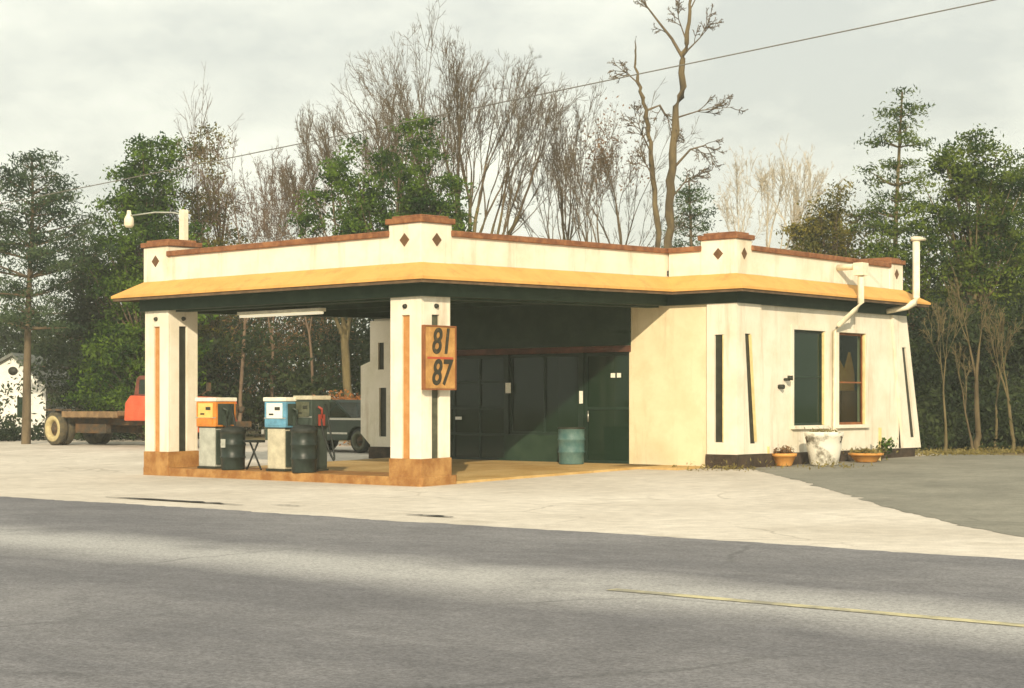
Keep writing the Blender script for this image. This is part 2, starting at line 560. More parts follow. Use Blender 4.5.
# rough broken lip where asphalt meets the apron
mcr = mat('tar_crack', (.03, .03, .026), .9, var=.3, scale=6)
mb = MB()
for (xa, da, xb, db, w) in ((104, 27.6, 242, 25.4, .2), (405, 23.2, 452, 22.7, .16), (270, 25.5, 300, 25.2, .08)):
    a, b = at(xa, da), at(xb, db)
    n = 14
    pts = [a.lerp(b, i / n) for i in range(n + 1)]
    ww = [w * (.25 + .9 * math.sin(PI * i / n)) * rnd.uniform(.5, 1.2) for i in range(n + 1)]
    for i in range(n):
        p, q = pts[i], pts[i + 1]
        mb.poly([(p.x, p.y, .020), (q.x, q.y, .020), (q.x, q.y + ww[i + 1], .020), (p.x, p.y + ww[i], .020)])
structure(mb.build('road_surface_strip', mcr))


# ------------------------------------------------------------------ the station
def warp(p):
    return (p[0], p[1], p[2] + .15 * min(1, max(0, p[1] / 7.6)))


def S():
    return MB(warp)


W = 7.6                # depth of the canopy: front wall plane
XR, XL, YB, XC = 1.76, -8.87, 14.75, -8.05
station = thing('filling_station', 'white stucco filling station with drive-through canopy, ochre pent eaves and stepped parapet', 'filling station')
EZ, SK = 3.70, 4.07    # eave and top of pent roof

# canopy columns
def column(x0, y0, side_m):
    s = .78
    mb = S()
    c = .06
    x1, y1 = x0 + s, y0 + s
    mb.box((x0 + c, y0 + c, 0), (x1 - c, y1 - c, EZ - .02))
    lo, hi, hw = .5, 3.12, .10
    for face in range(4):
        for (u0, u1, z0, z1) in ((0, s / 2 - hw, lo, EZ - .02), (s / 2 + hw, s, lo, EZ - .02), (s / 2 - hw, s / 2 + hw, hi, EZ - .02)):
            if face == 0: mb.box((x0 + u0, y0, z0), (x0 + u1, y0 + c, z1))
            if face == 1: mb.box((x0 + u0, y1 - c, z0), (x0 + u1, y1, z1))
            a, b = max(u0, c), min(u1, s - c)
            if face == 2: mb.box((x1 - c, y0 + a, z0), (x1, y0 + b, z1))
            if face == 3: mb.box((x0, y0 + a, z0), (x0 + c, y0 + b, z1))
    p = mb.build('column', M['stucco'], station, bevel=.008)
    b = S(); b.box((x0 - .02, y0 - .02, .0), (x1 + .02, y1 + .02, .5))
    b.build('column_base', M['ochrebase'], p, bevel=.01)
    m1 = S(); m1.box((x0 + s / 2 - hw, y0 + c - .012, lo), (x0 + s / 2 + hw, y0 + c + .02, hi))
    m1.build('column_stripe', M['stripe'], p)  # front recess: the sun on its tile is put into the colour
    m2 = S(); m2.box((x1 - c - .02, y0 + s / 2 - hw, lo), (x1 - c + .012, y0 + s / 2 + hw, hi))
    m2.build('column_stripe', side_m, p)  # side recess: same tile, darker because its shade is in the colour
    k = S()
    k.lathe([(0, -.05), (.035, -.05), (.045, -.01), (.045, .0)], (x0 + s / 2, y0, 3.28), 12, 'y').mark()
    k.lathe([(.045, 0), (.045, .01), (.035, .05), (0, .05)], (x1, y0 + s / 2, 3.28), 12, 'x').mark()
    k.build_each('bolt', M['slot'], p)
    return p


column(XC, 0, M['slot'])
column(-.78, 0, M['slotgreen'])

# canopy ceiling, beams and flat roofs
mb = S()
mb.box((XC + .02, .02, 3.74), (-.02, W, 3.95))
mb.build('canopy_ceiling', M['soffit'], station)
mb = S()
mb.box((XC + .8, .18, 3.42), (-.8, .5, 3.735)).mark()
mb.box((XC + .2, .8, 3.42), (XC + .5, W - .01, 3.735)).mark()
mb.box((-.5, .8, 3.42), (-.2, W - .01, 3.735)).mark()
for i in range(1, 4):
    mb.box((XC + .51, i * W / 4, 3.52), (-.51, i * W / 4 + .14, 3.732)).mark()
mb.build_each('canopy_beam', M['soffit'], station)
mb = S()
mb.box((XC + .1, .1, 4.1), (-.1, W, 4.2))
mb.box((XL + .1, W + .01, 4.1), (XR - .1, YB - .1, 4.2))
mb.build('roof', M['roofing'], station)

# pent eaves: outline polygon (counter-clockwise) and its outward offset
outline = [(XC, 0), (0, 0), (0, W), (XR, W), (XR, YB), (XL, YB), (XL, W), (XC, W)]


def offset(poly, d):
    out = []
    n = len(poly)
    for i in range(n):
        p0, p1, p2 = poly[i - 1], poly[i], poly[(i + 1) % n]
        def nrm(a, b):
            dx, dy = b[0] - a[0], b[1] - a[1]
            l = math.hypot(dx, dy)
            return dy / l, -dx / l
        n1, n2 = nrm(p0, p1), nrm(p1, p2)
        out.append((p1[0] + d * (n1[0] + n2[0]), p1[1] + d * (n1[1] + n2[1])))
    return out


o0, o1, oin, ofa = offset(outline, .015), offset(outline, .5), offset(outline, -.12), offset(outline, .47)
mb, sf, fa = S(), S(), S()
n = len(outline)
for i in range(n):
    j = (i + 1) % n
    mb.poly([(*o1[i], EZ + .07), (*o1[j], EZ + .07), (*o0[j], SK), (*o0[i], SK)])
    mb.poly([(*o1[i], EZ + .02), (*o1[j], EZ + .02), (*o1[j], EZ + .07), (*o1[i], EZ + .07)])
    mb.poly([(*ofa[i], EZ + .02), (*ofa[j], EZ + .02), (*o1[j], EZ + .02), (*o1[i], EZ + .02)])
    sf.poly([(*oin[i], EZ + .03), (*oin[j], EZ + .03), (*ofa[j], EZ + .03), (*ofa[i], EZ + .03)])
    fa.poly([(*ofa[i], EZ - .04), (*ofa[j], EZ - .04), (*ofa[j], EZ + .025), (*ofa[i], EZ + .025)])
    b_ = offset(outline, .44)
    fa.poly([(*b_[i], EZ - .04), (*b_[j], EZ - .04), (*ofa[j], EZ - .04), (*ofa[i], EZ - .04)])
    fa.poly([(*b_[i], EZ - .04), (*b_[j], EZ - .04), (*b_[j], EZ + .025), (*b_[i], EZ + .025)])
mb.build('pent_roof', M['skirt'], station)
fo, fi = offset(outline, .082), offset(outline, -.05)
fz = S()  # added dark band that stands for the shade cast by the eaves
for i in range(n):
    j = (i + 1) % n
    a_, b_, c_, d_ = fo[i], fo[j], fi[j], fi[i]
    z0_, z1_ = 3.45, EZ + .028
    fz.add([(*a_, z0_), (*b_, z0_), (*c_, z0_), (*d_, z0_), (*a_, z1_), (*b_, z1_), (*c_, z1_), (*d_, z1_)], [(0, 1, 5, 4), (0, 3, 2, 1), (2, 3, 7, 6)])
fz.build('eave_shade_band', M['greenpaint_shade'], station)
sf.build('soffit', M['soffit'], station)
fa.build('fascia', mat('brown_fascia', (.13, .085, .045), .7, var=.25, scale=4), station)

# parapet, its coping, and the raised corner blocks with diamond tiles
PT, BT = 4.57, 4.79
pw, cp, bl, bc = S(), S(), S(), S()
dm = []
blocks = {0: (.78, .78), 1: (.78, .78), 3: (.85, .55), 4: (.85, .55), 5: (.85, .55), 6: (.85, .55)}
low = {4: True}


def seg(a, b):
    """parapet run from a to b (axis aligned), outer face on the a-b line"""
    (x0, y0), (x1, y1) = a, b
    if abs(x1 - x0) > abs(y1 - y0):
        s = 1 if x1 > x0 else -1          # outward is -y when running +x
        yi = y0 + .2 * s
        pw.box((x0, y0, SK - .1), (x1, yi, PT)).mark()
        cp.box((x0, y0 - .06 * s, PT), (x1, yi + .06 * s, PT + .11)).mark()
    else:
        s = 1 if y1 > y0 else -1          # outward is +x when running +y
        xi = x0 - .2 * s
        pw.box((x0, y0, SK - .1), (xi, y1, PT)).mark()
        cp.box((x0 + .06 * s, y0, PT), (xi - .06 * s, y1, PT + .11)).mark()


bx, wx, wy = .78, .85, .55
seg((XC + bx, 0), (-bx, 0))
seg((0, bx), (0, W + .2))
seg((.06, W), (XR - wx, W))
seg((XR, W + wy), (XR, YB - .6))
seg((XR - wx, YB), (XL + wx, YB))
seg((XL, YB - wy), (XL, W + wy))
seg((XL + wx, W), (XC - .06, W))
seg((XC, W + .2), (XC, bx))
pw.build_each('parapet', M['stucco'], station)


def block(x0, x1, y0, y1, faces, top=BT):
    e = .02
    bl.box((x0 - e, y0 - e, SK - .02), (x1 + e, y1 + e, top)).mark()
    bc.box((x0 - .07, y0 - .07, top), (x1 + .07, y1 + .07, top + .10))
    bc.box((x0 + .02, y0 + .02, top + .10), (x1 - .02, y1 - .02, top + .15)).mark()
    z, r = (SK + top) / 2 + .06, .12
    for f in faces:
        q = S()
        cx, cy = (x0 + x1) / 2, (y0 + y1) / 2
        rr = r * (.8 if f in 'xX' and y1 - y0 < .7 else 1)
        if f == 'y': q.prism([(cx - rr, z), (cx, z - r), (cx + rr, z), (cx, z + r)], 'y', y0 - e - .015, y0 - e + .01)
        if f == 'x': q.prism([(cy - rr, z), (cy, z - r), (cy + rr, z), (cy, z + r)], 'x', x1 + e - .01, x1 + e + .015)
        q.build('diamond_tile', M['diamond'], station)


block(XC, XC + bx, 0, bx, 'yx')
block(-bx, 0, 0, bx, 'yx')
block(XR - wx, XR, W, W + wy, 'yx')
block(XR - wx, XR, YB - .6, YB, 'x', PT + .1)
block(XL, XL + wx, YB - wy, YB, '')
block(XL, XL + wx, W, W + wy, 'y')
cp.build_each('parapet_coping', M['tile'], station, bevel=.015)
bl.build_each('parapet_block', M['stucco'], station, bevel=.01)
bc.build_each('block_coping', M['tile'], station, bevel=.012)

# main walls, with real openings
T = .2
wl = S()
OX0, OX1, OZ = -7.9, -1.0, 2.5           # storefront opening in the front wall
wl.box((XL, W, 0), (OX0, W + T, EZ)); wl.box((OX0, W, OZ), (OX1, W + T, EZ))
wins = [(W + 2.24, W + 3.56), (W + 4.16, W + 5.38)]
WZ0, WZ1 = .88, 2.97
ys = [W + T, wins[0][0], wins[0][1], wins[1][0], wins[1][1], YB - T]
for k in (0, 2, 4):
    wl.box((XR - T, ys[k], 0), (XR, ys[k + 1], EZ))
for a, b in wins:
    wl.box((XR - T, a, 0), (XR, b, WZ0)); wl.box((XR - T, a, WZ1), (XR, b, EZ))
wl.box((XL, YB - T, 0), (XR, YB, EZ)); wl.box((XL, W + T, 0), (XL + T, YB - T, EZ))
wl.build('wall', M['stucco'], station)
fw = S(); fw.box((OX1, W, 0), (XR - .003, W + T - .002, EZ)); o = fw.build('wall', M['sunlit'], station); o['label'] = 'yellowed front wall, warm light in its colour, beside the entrance door'
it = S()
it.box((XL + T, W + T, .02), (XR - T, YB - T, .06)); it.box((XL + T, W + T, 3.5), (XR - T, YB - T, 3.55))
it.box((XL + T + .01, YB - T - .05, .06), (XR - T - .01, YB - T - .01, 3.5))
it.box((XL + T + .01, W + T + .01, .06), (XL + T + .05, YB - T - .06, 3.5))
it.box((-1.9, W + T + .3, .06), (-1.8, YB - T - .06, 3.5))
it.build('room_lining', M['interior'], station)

# front pilaster with a slot at the right corner, and the leaning side pilasters
def framed(mb, sl, quad_out, quad_in, axis, lo, hi, slo):
    """outer quad with an inner quad left open; quads listed bl, br, tr, tl"""
    a, b = quad_out, quad_in
    for i in range(4):
        j = (i + 1) % 4
        mb.prism([a[i], a[j], b[j], b[i]], axis, lo, hi)
    mb.mark()
    sl.prism(b, axis, *slo).mark()


pl, sl = S(), S()
f = .07
framed(pl, sl, [(1.08, .3), (XR + f, .3), (XR + f, EZ - .03), (1.08, EZ - .03)], [(1.27, .55), (1.50, .55), (1.50, 2.80), (1.27, 2.80)], 'y', W - f, W - .002, (W - .02, W + .01))
sy0 = W - f + .004
framed(pl, sl, [(sy0, .304), (W + 1.1, .304), (W + .85, EZ - .034), (sy0, EZ - .034)], [(W + .44, .52), (W + .68, .52), (W + .46, 2.82), (W + .24, 2.82)], 'x', XR + .002, XR + f - .004, (XR - .01, XR + .02))
framed(pl, sl, [(W + 7.10, .3), (W + 7.98, .3), (W + 7.20, EZ - .03), (W + 6.55, EZ - .03)], [(W + 7.46, .55), (W + 7.70, .55), (W + 7.22, 2.70), (W + 7.02, 2.70)], 'x', XR + .002, XR + f, (XR - .01, XR + .02))
pl.prism([(W + 7.0, .3), (W + 7.96, .3), (W + 7.18, EZ - .04), (W + 7.0, EZ - .04)], 'x', XR - .5, XR + .0).mark()
# left corner seen between the columns: two-part slot and a sloping buttress
framed(pl, sl, [(XL - f, .3), (XC - .0, .3), (XC - .0, 2.02), (XL - f, 2.02)], [(-8.62, .55), (-8.38, .55), (-8.38, 1.75), (-8.62, 1.75)], 'y', W - f, W - .002, (W - .02, W + .01))
framed(pl, sl, [(XL - f, 2.02), (XC - .0, 2.02), (XC - .0, 3.4), (XL - f, 3.4)], [(-8.66, 2.20), (-8.46, 2.20), (-8.46, 2.86), (-8.66, 2.86)], 'y', W - f, W - .002, (W - .02, W + .01))
pl.build_each('pilaster', M['stucco'], station)
sl.build_each('slot_panel', M['slot'], station)
bt = S()
bt.prism([(-9.32, .62), (XL - f - .003, .30), (XL - f - .003, 2.42), (-9.32, 2.30)], 'y', W - .02, W + .75)
bt.build('buttress', M['stucco'], station)
jm = S()       # jambs in yellow cream, the light they catch put into the colour
jm.prism([(W + .655, .56), (W + .69, .56), (W + .47, 2.80), (W + .435, 2.80)], 'x', XR + .024, XR + f + .004).mark()
jm.prism([(1.475, .56), (1.50 - .004, .56), (1.50 - .004, 2.79), (1.475, 2.79)], 'y', W - f - .004, W - .024).mark()
jm.build_each('slot_jamb', M['cream'], station)
fd = S()
fd.box((1.06, W - f - .02, 0), (XR + f + .02, W - .003, .298)).mark()
fd.box((XR + .003, W - .001, 0), (XR + .06, YB + .55, .296)).mark()
fd.box((XL - .1, W - f - .02, 0), (XC, W - .003, .298)).mark()
fd.build_each('foundation', M['foundation'], station)

# storefront under the canopy
hd = S()
hd.box((OX0 - .12, W - .03, OZ + .13), (OX1 + .05, W - .003, EZ - .03))
hd.build('lintel_shade_panel', M['greenpaint_shade'], station)  # dark panel: shade on the cream wall above the lintel put into colour
hb = S()
hb.box((OX0 - .12, W - .045, OZ - .01), (OX1 + .05, W - .003, OZ + .126))
hb.build('lintel_light_band', M['redlight'], station)  # reddish strip: light reaching the lintel edge put into colour


def glazed(name, x0, x1, z0, z1, nx, nz, y=W + .08, bar=.07):
    fr = S()
    fr.box((x0, y, z0), (x0 + bar, y + .07, z1)); fr.box((x1 - bar, y, z0), (x1, y + .07, z1))
    fr.box((x0 + bar, y, z0), (x1 - bar, y + .07, z0 + bar)); fr.box((x0 + bar, y, z1 - bar), (x1 - bar, y + .07, z1))
    for i in range(1, nx):
        xx = x0 + (x1 - x0) * i / nx
        fr.box((xx - .025, y + .004, z0 + bar), (xx + .025, y + .066, z1 - bar))
    for i in range(1, nz):
        zz = z0 + (z1 - z0) * i / nz
        fr.box((x0 + bar, y + .008, zz - .03), (x1 - bar, y + .062, zz + .03))
    o = fr.build(name, M['greenframe'], station)
    pn = S(); pn.box((x0 + bar, y + .03, z0 + bar), (x1 - bar, y + .036, z1 - bar))
    pn.build('pane', M['glass'], o)
    return o


g = glazed('garage_door', OX0 + .005, -4.62, .03, OZ - .02, 4, 4)
q = S(); q.box((-6.2, W + .065, .98), (-6.0, W + .078, 1.05)); q.build('handle', M['chrome'], g)
g = glazed('shop_window', -4.5, -2.42, .65, OZ - .02, 2, 1)
q = S(); q.box((-4.61, W + .06, .03), (-2.42, W + .16, .648)); q.build('bulkhead', M['greenpaint_shade'], station)
g = glazed('entrance_door', -2.30, OX1 - .005, .03, OZ - .02, 1, 2)
q = S(); q.tube([(-2.16, W + .03, .95), (-2.16, W + .03, 1.2)], .015, 8); q.build('handle', M['chrome'], g)
q = S(); q.box((-4.61, W + .03, .65), (-4.505, W + .19, OZ)).mark(); q.box((-2.415, W + .03, .03), (-2.305, W + .19, OZ)).mark()
q.build_each('door_post', M['greenframe'], station)
# side windows
for k, (a, b) in enumerate(wins):
    fr = S()
    x = XR - .10
    t = .055
    fr.box((x, a, WZ0), (x + .05, a + t, WZ1)); fr.box((x, b - t, WZ0), (x + .05, b, WZ1))
    fr.box((x, a + t, WZ0), (x + .05, b - t, WZ0 + t)); fr.box((x, a + t, WZ1 - t), (x + .05, b - t, WZ1))
    fr.box((x + .004, a + t, (WZ0 + WZ1) / 2 + (-.1 if k else .0)), (x + .046, b - t, (WZ0 + WZ1) / 2 + .035 + (-.1 if k else .0)))
    o = fr.build('window', M['greenframe'] if k == 0 else M['signedge'], station)
    pn = S(); pn.box((x + .02, a + t, WZ0 + t), (x + .026, b - t, WZ1 - t)); pn.build('pane', M['glass'] if k == 0 else M['clearglass'], o)
    sm = S(); sm.box((XR - .05, a - .1, WZ0 - .08), (XR + .09, b + .1, WZ0 - .003)); sm.build('sill', M['stucco'], o, bevel=.008)
    tr = S()
    tr.box((XR + .002, a - .09, WZ0), (XR + .03, a - .002, WZ1 + .09)); tr.box((XR + .002, b + .002, WZ0), (XR + .03, b + .09, WZ1 + .09))
    tr.box((XR + .002, a - .002, WZ1 + .002), (XR + .03, b + .002, WZ1 + .09))
    tr.build('trim', M['stucco'], o)
    jb = S(); jb.box((XR - .045, b - .035, WZ0 + .01), (XR - .002, b - .002, WZ1 - .01)); jb.build('jamb', M['cream'], o)

# rainwater pipe and vent pipe on the side wall
dp = S()
w0 = W + 4.12
dp.tube([(XR + .02, w0, 4.42), (XR + .5, w0, 4.42), (XR + .60, w0, 4.33), (XR + .60, w0, 3.62), (XR + .50, w0 - .04, 3.46), (XR + .16, W + 3.92, 3.12), (XR + .07, W + 3.87, 2.98), (XR + .06, W + 3.87, .42), (XR + .16, W + 3.87, .32)],
        [.07, .07, .07, .075, .06, .06, .045, .035, .035], 10)
dp.box((XR + .48, w0 - .13, 4.22), (XR + .72, w0 + .13, 4.50))
dp.build('downspout', M['pipe'], station)
vp = S()
v0 = W + 6.72
vp.tube([(XR + .60, v0, 5.20), (XR + .60, v0, 3.85), (XR + .56, v0 - .03, 3.72), (XR + .45, v0 - .18, 3.62), (XR + .06, v0 - .45, 3.52)], [.085, .085, .09, .075, .06], 10)
vp.tube([(XR + .60, v0, 5.18), (XR + .60, v0, 5.27)], [.125, .125], 10)
vp.tube([(XR + .60, v0 + .05, 5.24), (XR + .62, v0 + .40, 5.24)], [.05, .035], 8)
vp.build('vent_pipe', M['pipe'], station)
# wall tap bracket by the first window
q = S()
p = (XR + .0, W + 1.88, 1.88)
q.tube([p, (p[0] + .14, p[1], p[2])], .03, 8); q.lathe([(0, -.05), (.06, -.05), (.06, .05), (0, .05)], (p[0] + .15, p[1], p[2] + .03), 12)
q.build('wall_tap', M['slot'], station)
q = S(); q.tube([(p[0] + .002, p[1] - .22, p[2] - .16), (p[0] + .13, p[1] - .22, p[2] - .16)], .05, 8)
q.build('pipe_stub', M['slot'], station)


# canopy floor, island
mb = S()
mb.box((XC, .95, .0), (-.0, W - .1, .05))
mb.box((-.9, W - 1.0, 0), (1.0, W - .1, .05))
structure(mb.build('canopy_floor', M['floor']))
isl = S()
isl.prism([(XC - .04, .02), (XC - .06, -.0), (-.0, -.04), (.04, .02), (.04, .9), (-.04, 1.0), (XC, 1.0), (XC - .04, .9)], 'z', -.05, .17)
o = isl.build('pump_island', M['ochrebase'], bevel=.02)
tag(o, 'long low ochre painted kerb island that the fuel pumps stand on', 'pump island')


# ------------------------------------------------------------------ things on and round the station
def text_mesh(txt, size, shear, m, name, parent, mtx, ext=.006, sx=1.0):
    cu = bpy.data.curves.new('numerals', 'FONT')
    cu.body = txt
    cu.size = size
    cu.shear = shear
    cu.extrude = ext
    cu.align_x = 'CENTER'
    cu.align_y = 'CENTER'
    cu.offset = .012
    tmp = bpy.data.objects.new('numerals', cu)
    COL.objects.link(tmp)
    bpy.context.view_layer.update()
    me = bpy.data.meshes.new_from_object(tmp.evaluated_get(bpy.context.evaluated_depsgraph_get()))
    bpy.data.objects.remove(tmp)
    me.transform(mtx @ Matrix.Diagonal((sx, 1, 1, 1)))
    me.materials.clear()
    me.materials.append(m)
    o = bpy.data.objects.new(name, me)
    COL.objects.link(o)
    o.parent = parent
    return o


# price board on the side of the near column
sg = thing('price_sign', 'tan price board reading 81 over 87 hung on the near canopy column', 'price sign', (.14, .33, 2.34))
sg.scale = (1, .86, .93)
b = MB(); b.box((-.03, -.46, -.6), (.03, .46, .6)); b.build('board', M['signtan'], sg, bevel=.006)
b = MB()
b.box((-.04, -.49, -.63), (.04, -.462, .63)); b.box((-.04, .462, -.63), (.04, .49, .63)); b.box((-.04, -.462, .602), (.04, .462, .63)); b.box((-.04, -.462, -.63), (.04, .462, -.602))
b.build('frame', M['signedge'], sg)
b = MB(); b.box((.031, -.40, -.025), (.036, .40, .015)); b.build('rule', M['signred'], sg)
b = MB(); b.box((-.16, -.2, .3), (-.03, -.15, .35)).mark(); b.box((-.16, .15, .3), (-.03, .2, .35)).mark(); b.box((-.16, -.2, -.35), (-.03, -.15, -.3)).mark(); b.box((-.16, .15, -.35), (-.03, .2, -.3)).mark()
b.build_each('bracket', M['slot'], sg)
rot = Matrix(((0, 0, 1, .034), (1, 0, 0, 0), (0, 1, 0, 0), (0, 0, 0, 1)))
text_mesh('81', .70, .18, M['digit'], 'numerals', sg, Matrix.Translation((0, .02, .30)) @ rot, sx=.85)
text_mesh('87', .70, .18, M['digit'], 'numerals', sg, Matrix.Translation((0, .02, -.31)) @ rot, sx=.85)

# fluorescent tube light under the canopy front
fl = thing('tube_light', 'long pale fluorescent tube light hanging under the front of the canopy', 'ceiling light', (-4.85, .95, 3.32))
b = MB(); b.box((-1.25, -.09, .02), (1.25, .09, .09)); b.build('housing', M['whitemetal'], fl, bevel=.008)
b = MB(); b.box((-1.2, -.075, -.03), (1.2, .075, .018)); b.build('diffuser', M['lampwhite'], fl, bevel=.012)
b = MB(); b.tube([(-.9, 0, .09), (-.9, 0, .42)], .012, 6).mark(); b.tube([(.9, 0, .09), (.9, 0, .42)], .012, 6).mark(); b.build_each('hanger', M['slot'], fl)

# area lamp on the left parapet
lp = thing('roof_lamp', 'pale area lamp on an arm over the far corner of the canopy roof', 'lamp', (-7.45, .55, 4.15))
b = MB(); b.box((-.07, -.07, 0), (.07, .07, 1.45)); b.build('post', M['pipe'], lp, bevel=.008)
b = MB(); b.tube([(-.05, 0, 1.35), (-.35, 0, 1.42), (-.9, -.05, 1.46), (-1.7, -.1, 1.44)], .016, 8); b.build('arm', M['pumpgrey'], lp)
b = MB(); b.lathe([(0, .20), (.04, .20), (.05, .12), (.10, .02), (.11, -.12), (.07, -.17), (0, -.17)], (-1.75, -.1, 1.36), 16); b.build('lamp_head', M['pipe'], lp)


def pump(loc, label, head_m, face_m, low_m, body_m, side_m, top_m, dark=False):
    t = thing('fuel_pump', label, 'fuel pump', loc, 0, 'fuel pumps on the canopy island')
    hw, hd = .28, .24
    t.scale = (1, 1, 1.07)
    b = MB(); b.box((-hw + .03, -hd, .04), (hw - .03, hd, .78)); b.build('body', body_m, t, bevel=.012)
    b = MB(); b.box((-hw, -hd - .02, 0), (hw, hd + .02, .04)); b.build('base', M['slot'], t)
    b = MB(); b.box((-hw - .03, -hd - .03, .80), (hw + .03, hd + .03, 1.28)); b.build('head', head_m, t, bevel=.02)
    b = MB(); b.box((-hw, -hd, .78), (hw, hd, .80)); b.build('seam', M['slot'], t)
    b = MB(); b.box((-hw - .05, -hd - .05, 1.283), (hw + .05, hd + .05, 1.36)); b.build('cap', top_m, t, bevel=.015)
    b = MB(); b.box((-hw + .05, -hd - .045, .97), (hw - .05, -hd - .031, 1.25)); d = b.build('dial', face_m, t, bevel=.01)
    b = MB(); b.box((.02, -hd - .052, 1.12), (.17, -hd - .046, 1.18)).mark(); b.box((-.15, -hd - .052, 1.03), (-.02, -hd - .046, 1.06)).mark(); b.build_each('counter', M['slot'], d)
    b = MB(); b.box((-hw - .035, -hd - .036, .965), (hw + .035, -hd - .0305, .985)); b.build('trim_strip', M['chrome'], t)
    b = MB(); b.box((-hw + .06, -hd - .042, .84), (hw - .06, -hd - .031, .95)); b.build('lower_panel', low_m, t)
    b = MB(); b.box((hw - .03, -hd + .03, .08), (hw + .0, hd - .03, .74)); b.build('side_panel', M['pumpdark'], t)
    b = MB(); b.box((hw + .031, -hd + .03, .84), (hw + .045, hd - .03, 1.24)); b.build('side_panel', M['pumpdark'], t)
    # nozzle in its boot and the hose looping down
    b = MB(); b.box((hw + .046, -.09, .82), (hw + .12, .05, 1.02)); b.tube([(hw + .10, -.02, .95), (hw + .13, -.06, 1.12), (hw + .10, -.14, 1.16)], [.025, .03, .02], 8); b.build('nozzle', side_m, t)
    b = MB()
    pts = [(hw + .06, .12, 1.20)]
    for i in range(1, 15):
        u = i / 15
        pts.append((hw + .08 + .38 * math.sin(PI * u), .12 - .18 * u, 1.20 - .26 * u - .86 * math.sin(PI * u) ** .8))
    pts.append((hw + .10, -.06, .94))
    b.tube(pts, .024, 8); b.build('hose', M['black'], t)
    return t


IZ = .17
def isle(px, y):
    """point on the island at depth y under picture column px"""
    k = (px - 512) / FPX
    # camera-space of (x, y): r = -1.645 + x RX + y RY ; d = 31.27 - x RY' ...
    a0, b0 = -1.645 + y * RY, 31.27 + y * FY
    x = (k * b0 - a0) / (RX - k * FX)
    return (x, y, IZ + .15 * y / 7.6 - .0)


p1 = isle(216, .42); p2 = isle(285, .42)
pump(p1, 'orange headed fuel pump with a grey body on the island', M['pumporange'], M['dialorange'], M['pumporange'], M['pumpgrey'], M['pumpdark'], M['whitemetal'])
pump(p2, 'blue headed fuel pump with a white dial on the island', M['pumpblue'], M['dial'], M['pumpblue'], M['pumpbeige'], M['pumpdark'], M['whitemetal'])
p3 = isle(312, .66)
_p = pump(p3, 'dark green fuel pump with a red side panel beside the blue one', M['pumpdark'], M['slotgreen'], M['pumpdark'], M['pumpdark'], M['pumpred'], M['pumpbeige'])
_p.scale = (.82, .9, 1.09)


def drum(loc, label, m, r, h, lid, group=None, name='waste_drum', cat='drum'):
    t = thing(name, label, cat, loc, 0, group)
    b = MB()
    b.lathe([(0, 0), (r * .93, 0), (r * .95, .02), (r * .97, h * .3), (r * 1.03, h * .32), (r * 1.03, h * .35), (r * .98, h * .37), (r, h * .64), (r * 1.05, h * .66), (r * 1.05, h * .69), (r, h * .71), (r, h * .97), (r * 1.04, h * .98), (r * 1.04, h), (r * .96, h), (r * .96, h * .95), (0, h * .95)], n=24)
    b.build('drum_body', m, t)
    b = MB(); b.lathe([(r * 1.045, h * .965), (r * 1.06, h * .985), (r * 1.045, h * 1.003), (r * .955, h * 1.003), (r * .955, h * .96)], n=24); b.build('rim', M['slot'], t)
    if lid:
        b = MB(); b.lathe([(0, h * .965), (r * .94, h * .965), (r * 1.08, h * 1.0), (r * 1.08, h * 1.04), (r * .8, h * 1.12), (r * .3, h * 1.16), (0, h * 1.16)], n=24); b.build('lid', lid, t)
    return t


a = isle(233, .20); t = drum(a, 'black waste drum with a pale label beside the orange pump', M['blackpaint'], .25, .76, M['black'], 'black drums on the pump island')
b = MB(); b.prism([(-.07, .45), (.07, .45), (.07, .62), (-.07, .62)], 'y', -.262, -.256); b.build('label_plate', M['pumpgrey'], t)
a = isle(304, .16); drum(a, 'plain black waste drum in front of the dark green pump', M['blackpaint'], .25, .80, M['black'], 'black drums on the pump island')
# trolley jack stand between the pumps
a = isle(254, .35)
t = thing('squeegee_stand', 'thin black crossed legged stand between the orange and blue pumps', 'stand', a)
b = MB(); b.tube([(-.22, 0, 0), (.12, 0, .55)], .02, 6); b.tube([(.22, 0, 0), (-.12, 0, .55)], .02, 6); b.build('legs', M['black'], t)
b = MB(); b.box((-.2, -.12, .55), (.2, .12, .60)); b.build('tray', M['black'], t)

a = Vector((-2.05, 6.9, .05 + .15 * 6.9 / 7.6))
drum(a, 'blue green steel drum standing by the dark shop door under the canopy', M['drumblue'], .29, .80, None)
# notices on the storefront glass
for (x, z, w, h, lab) in ((-4.50, 1.72, .16, .24, 'white paper notice taped to the post between garage door and shop window'), (-2.35, 1.50, .10, .28, 'narrow cream notice on the post beside the entrance door'), (-1.42, 1.98, .28, .10, 'small wide white sticker on the entrance door glass')):
    b = MB(); b.box((x - w / 2, W + .012, z - h / 2), (x + w / 2, W + .020, z + h / 2))
    if x > -2: b = MB(); b.box((x - w / 2, W + .070, z - h / 2), (x - .02, W + .078, z + h / 2)); b.box((x + .03, W + .070, z - h / 2), (x + w / 2, W + .078, z + h / 2))
    o = b.build('notice', M['paper']); tag(o, lab, 'notice', 'notices on the storefront')
    o.location.z = .15

# things along the side wall
def onlot(px, d):
    p = at(px, d); p.z += .012
    return p


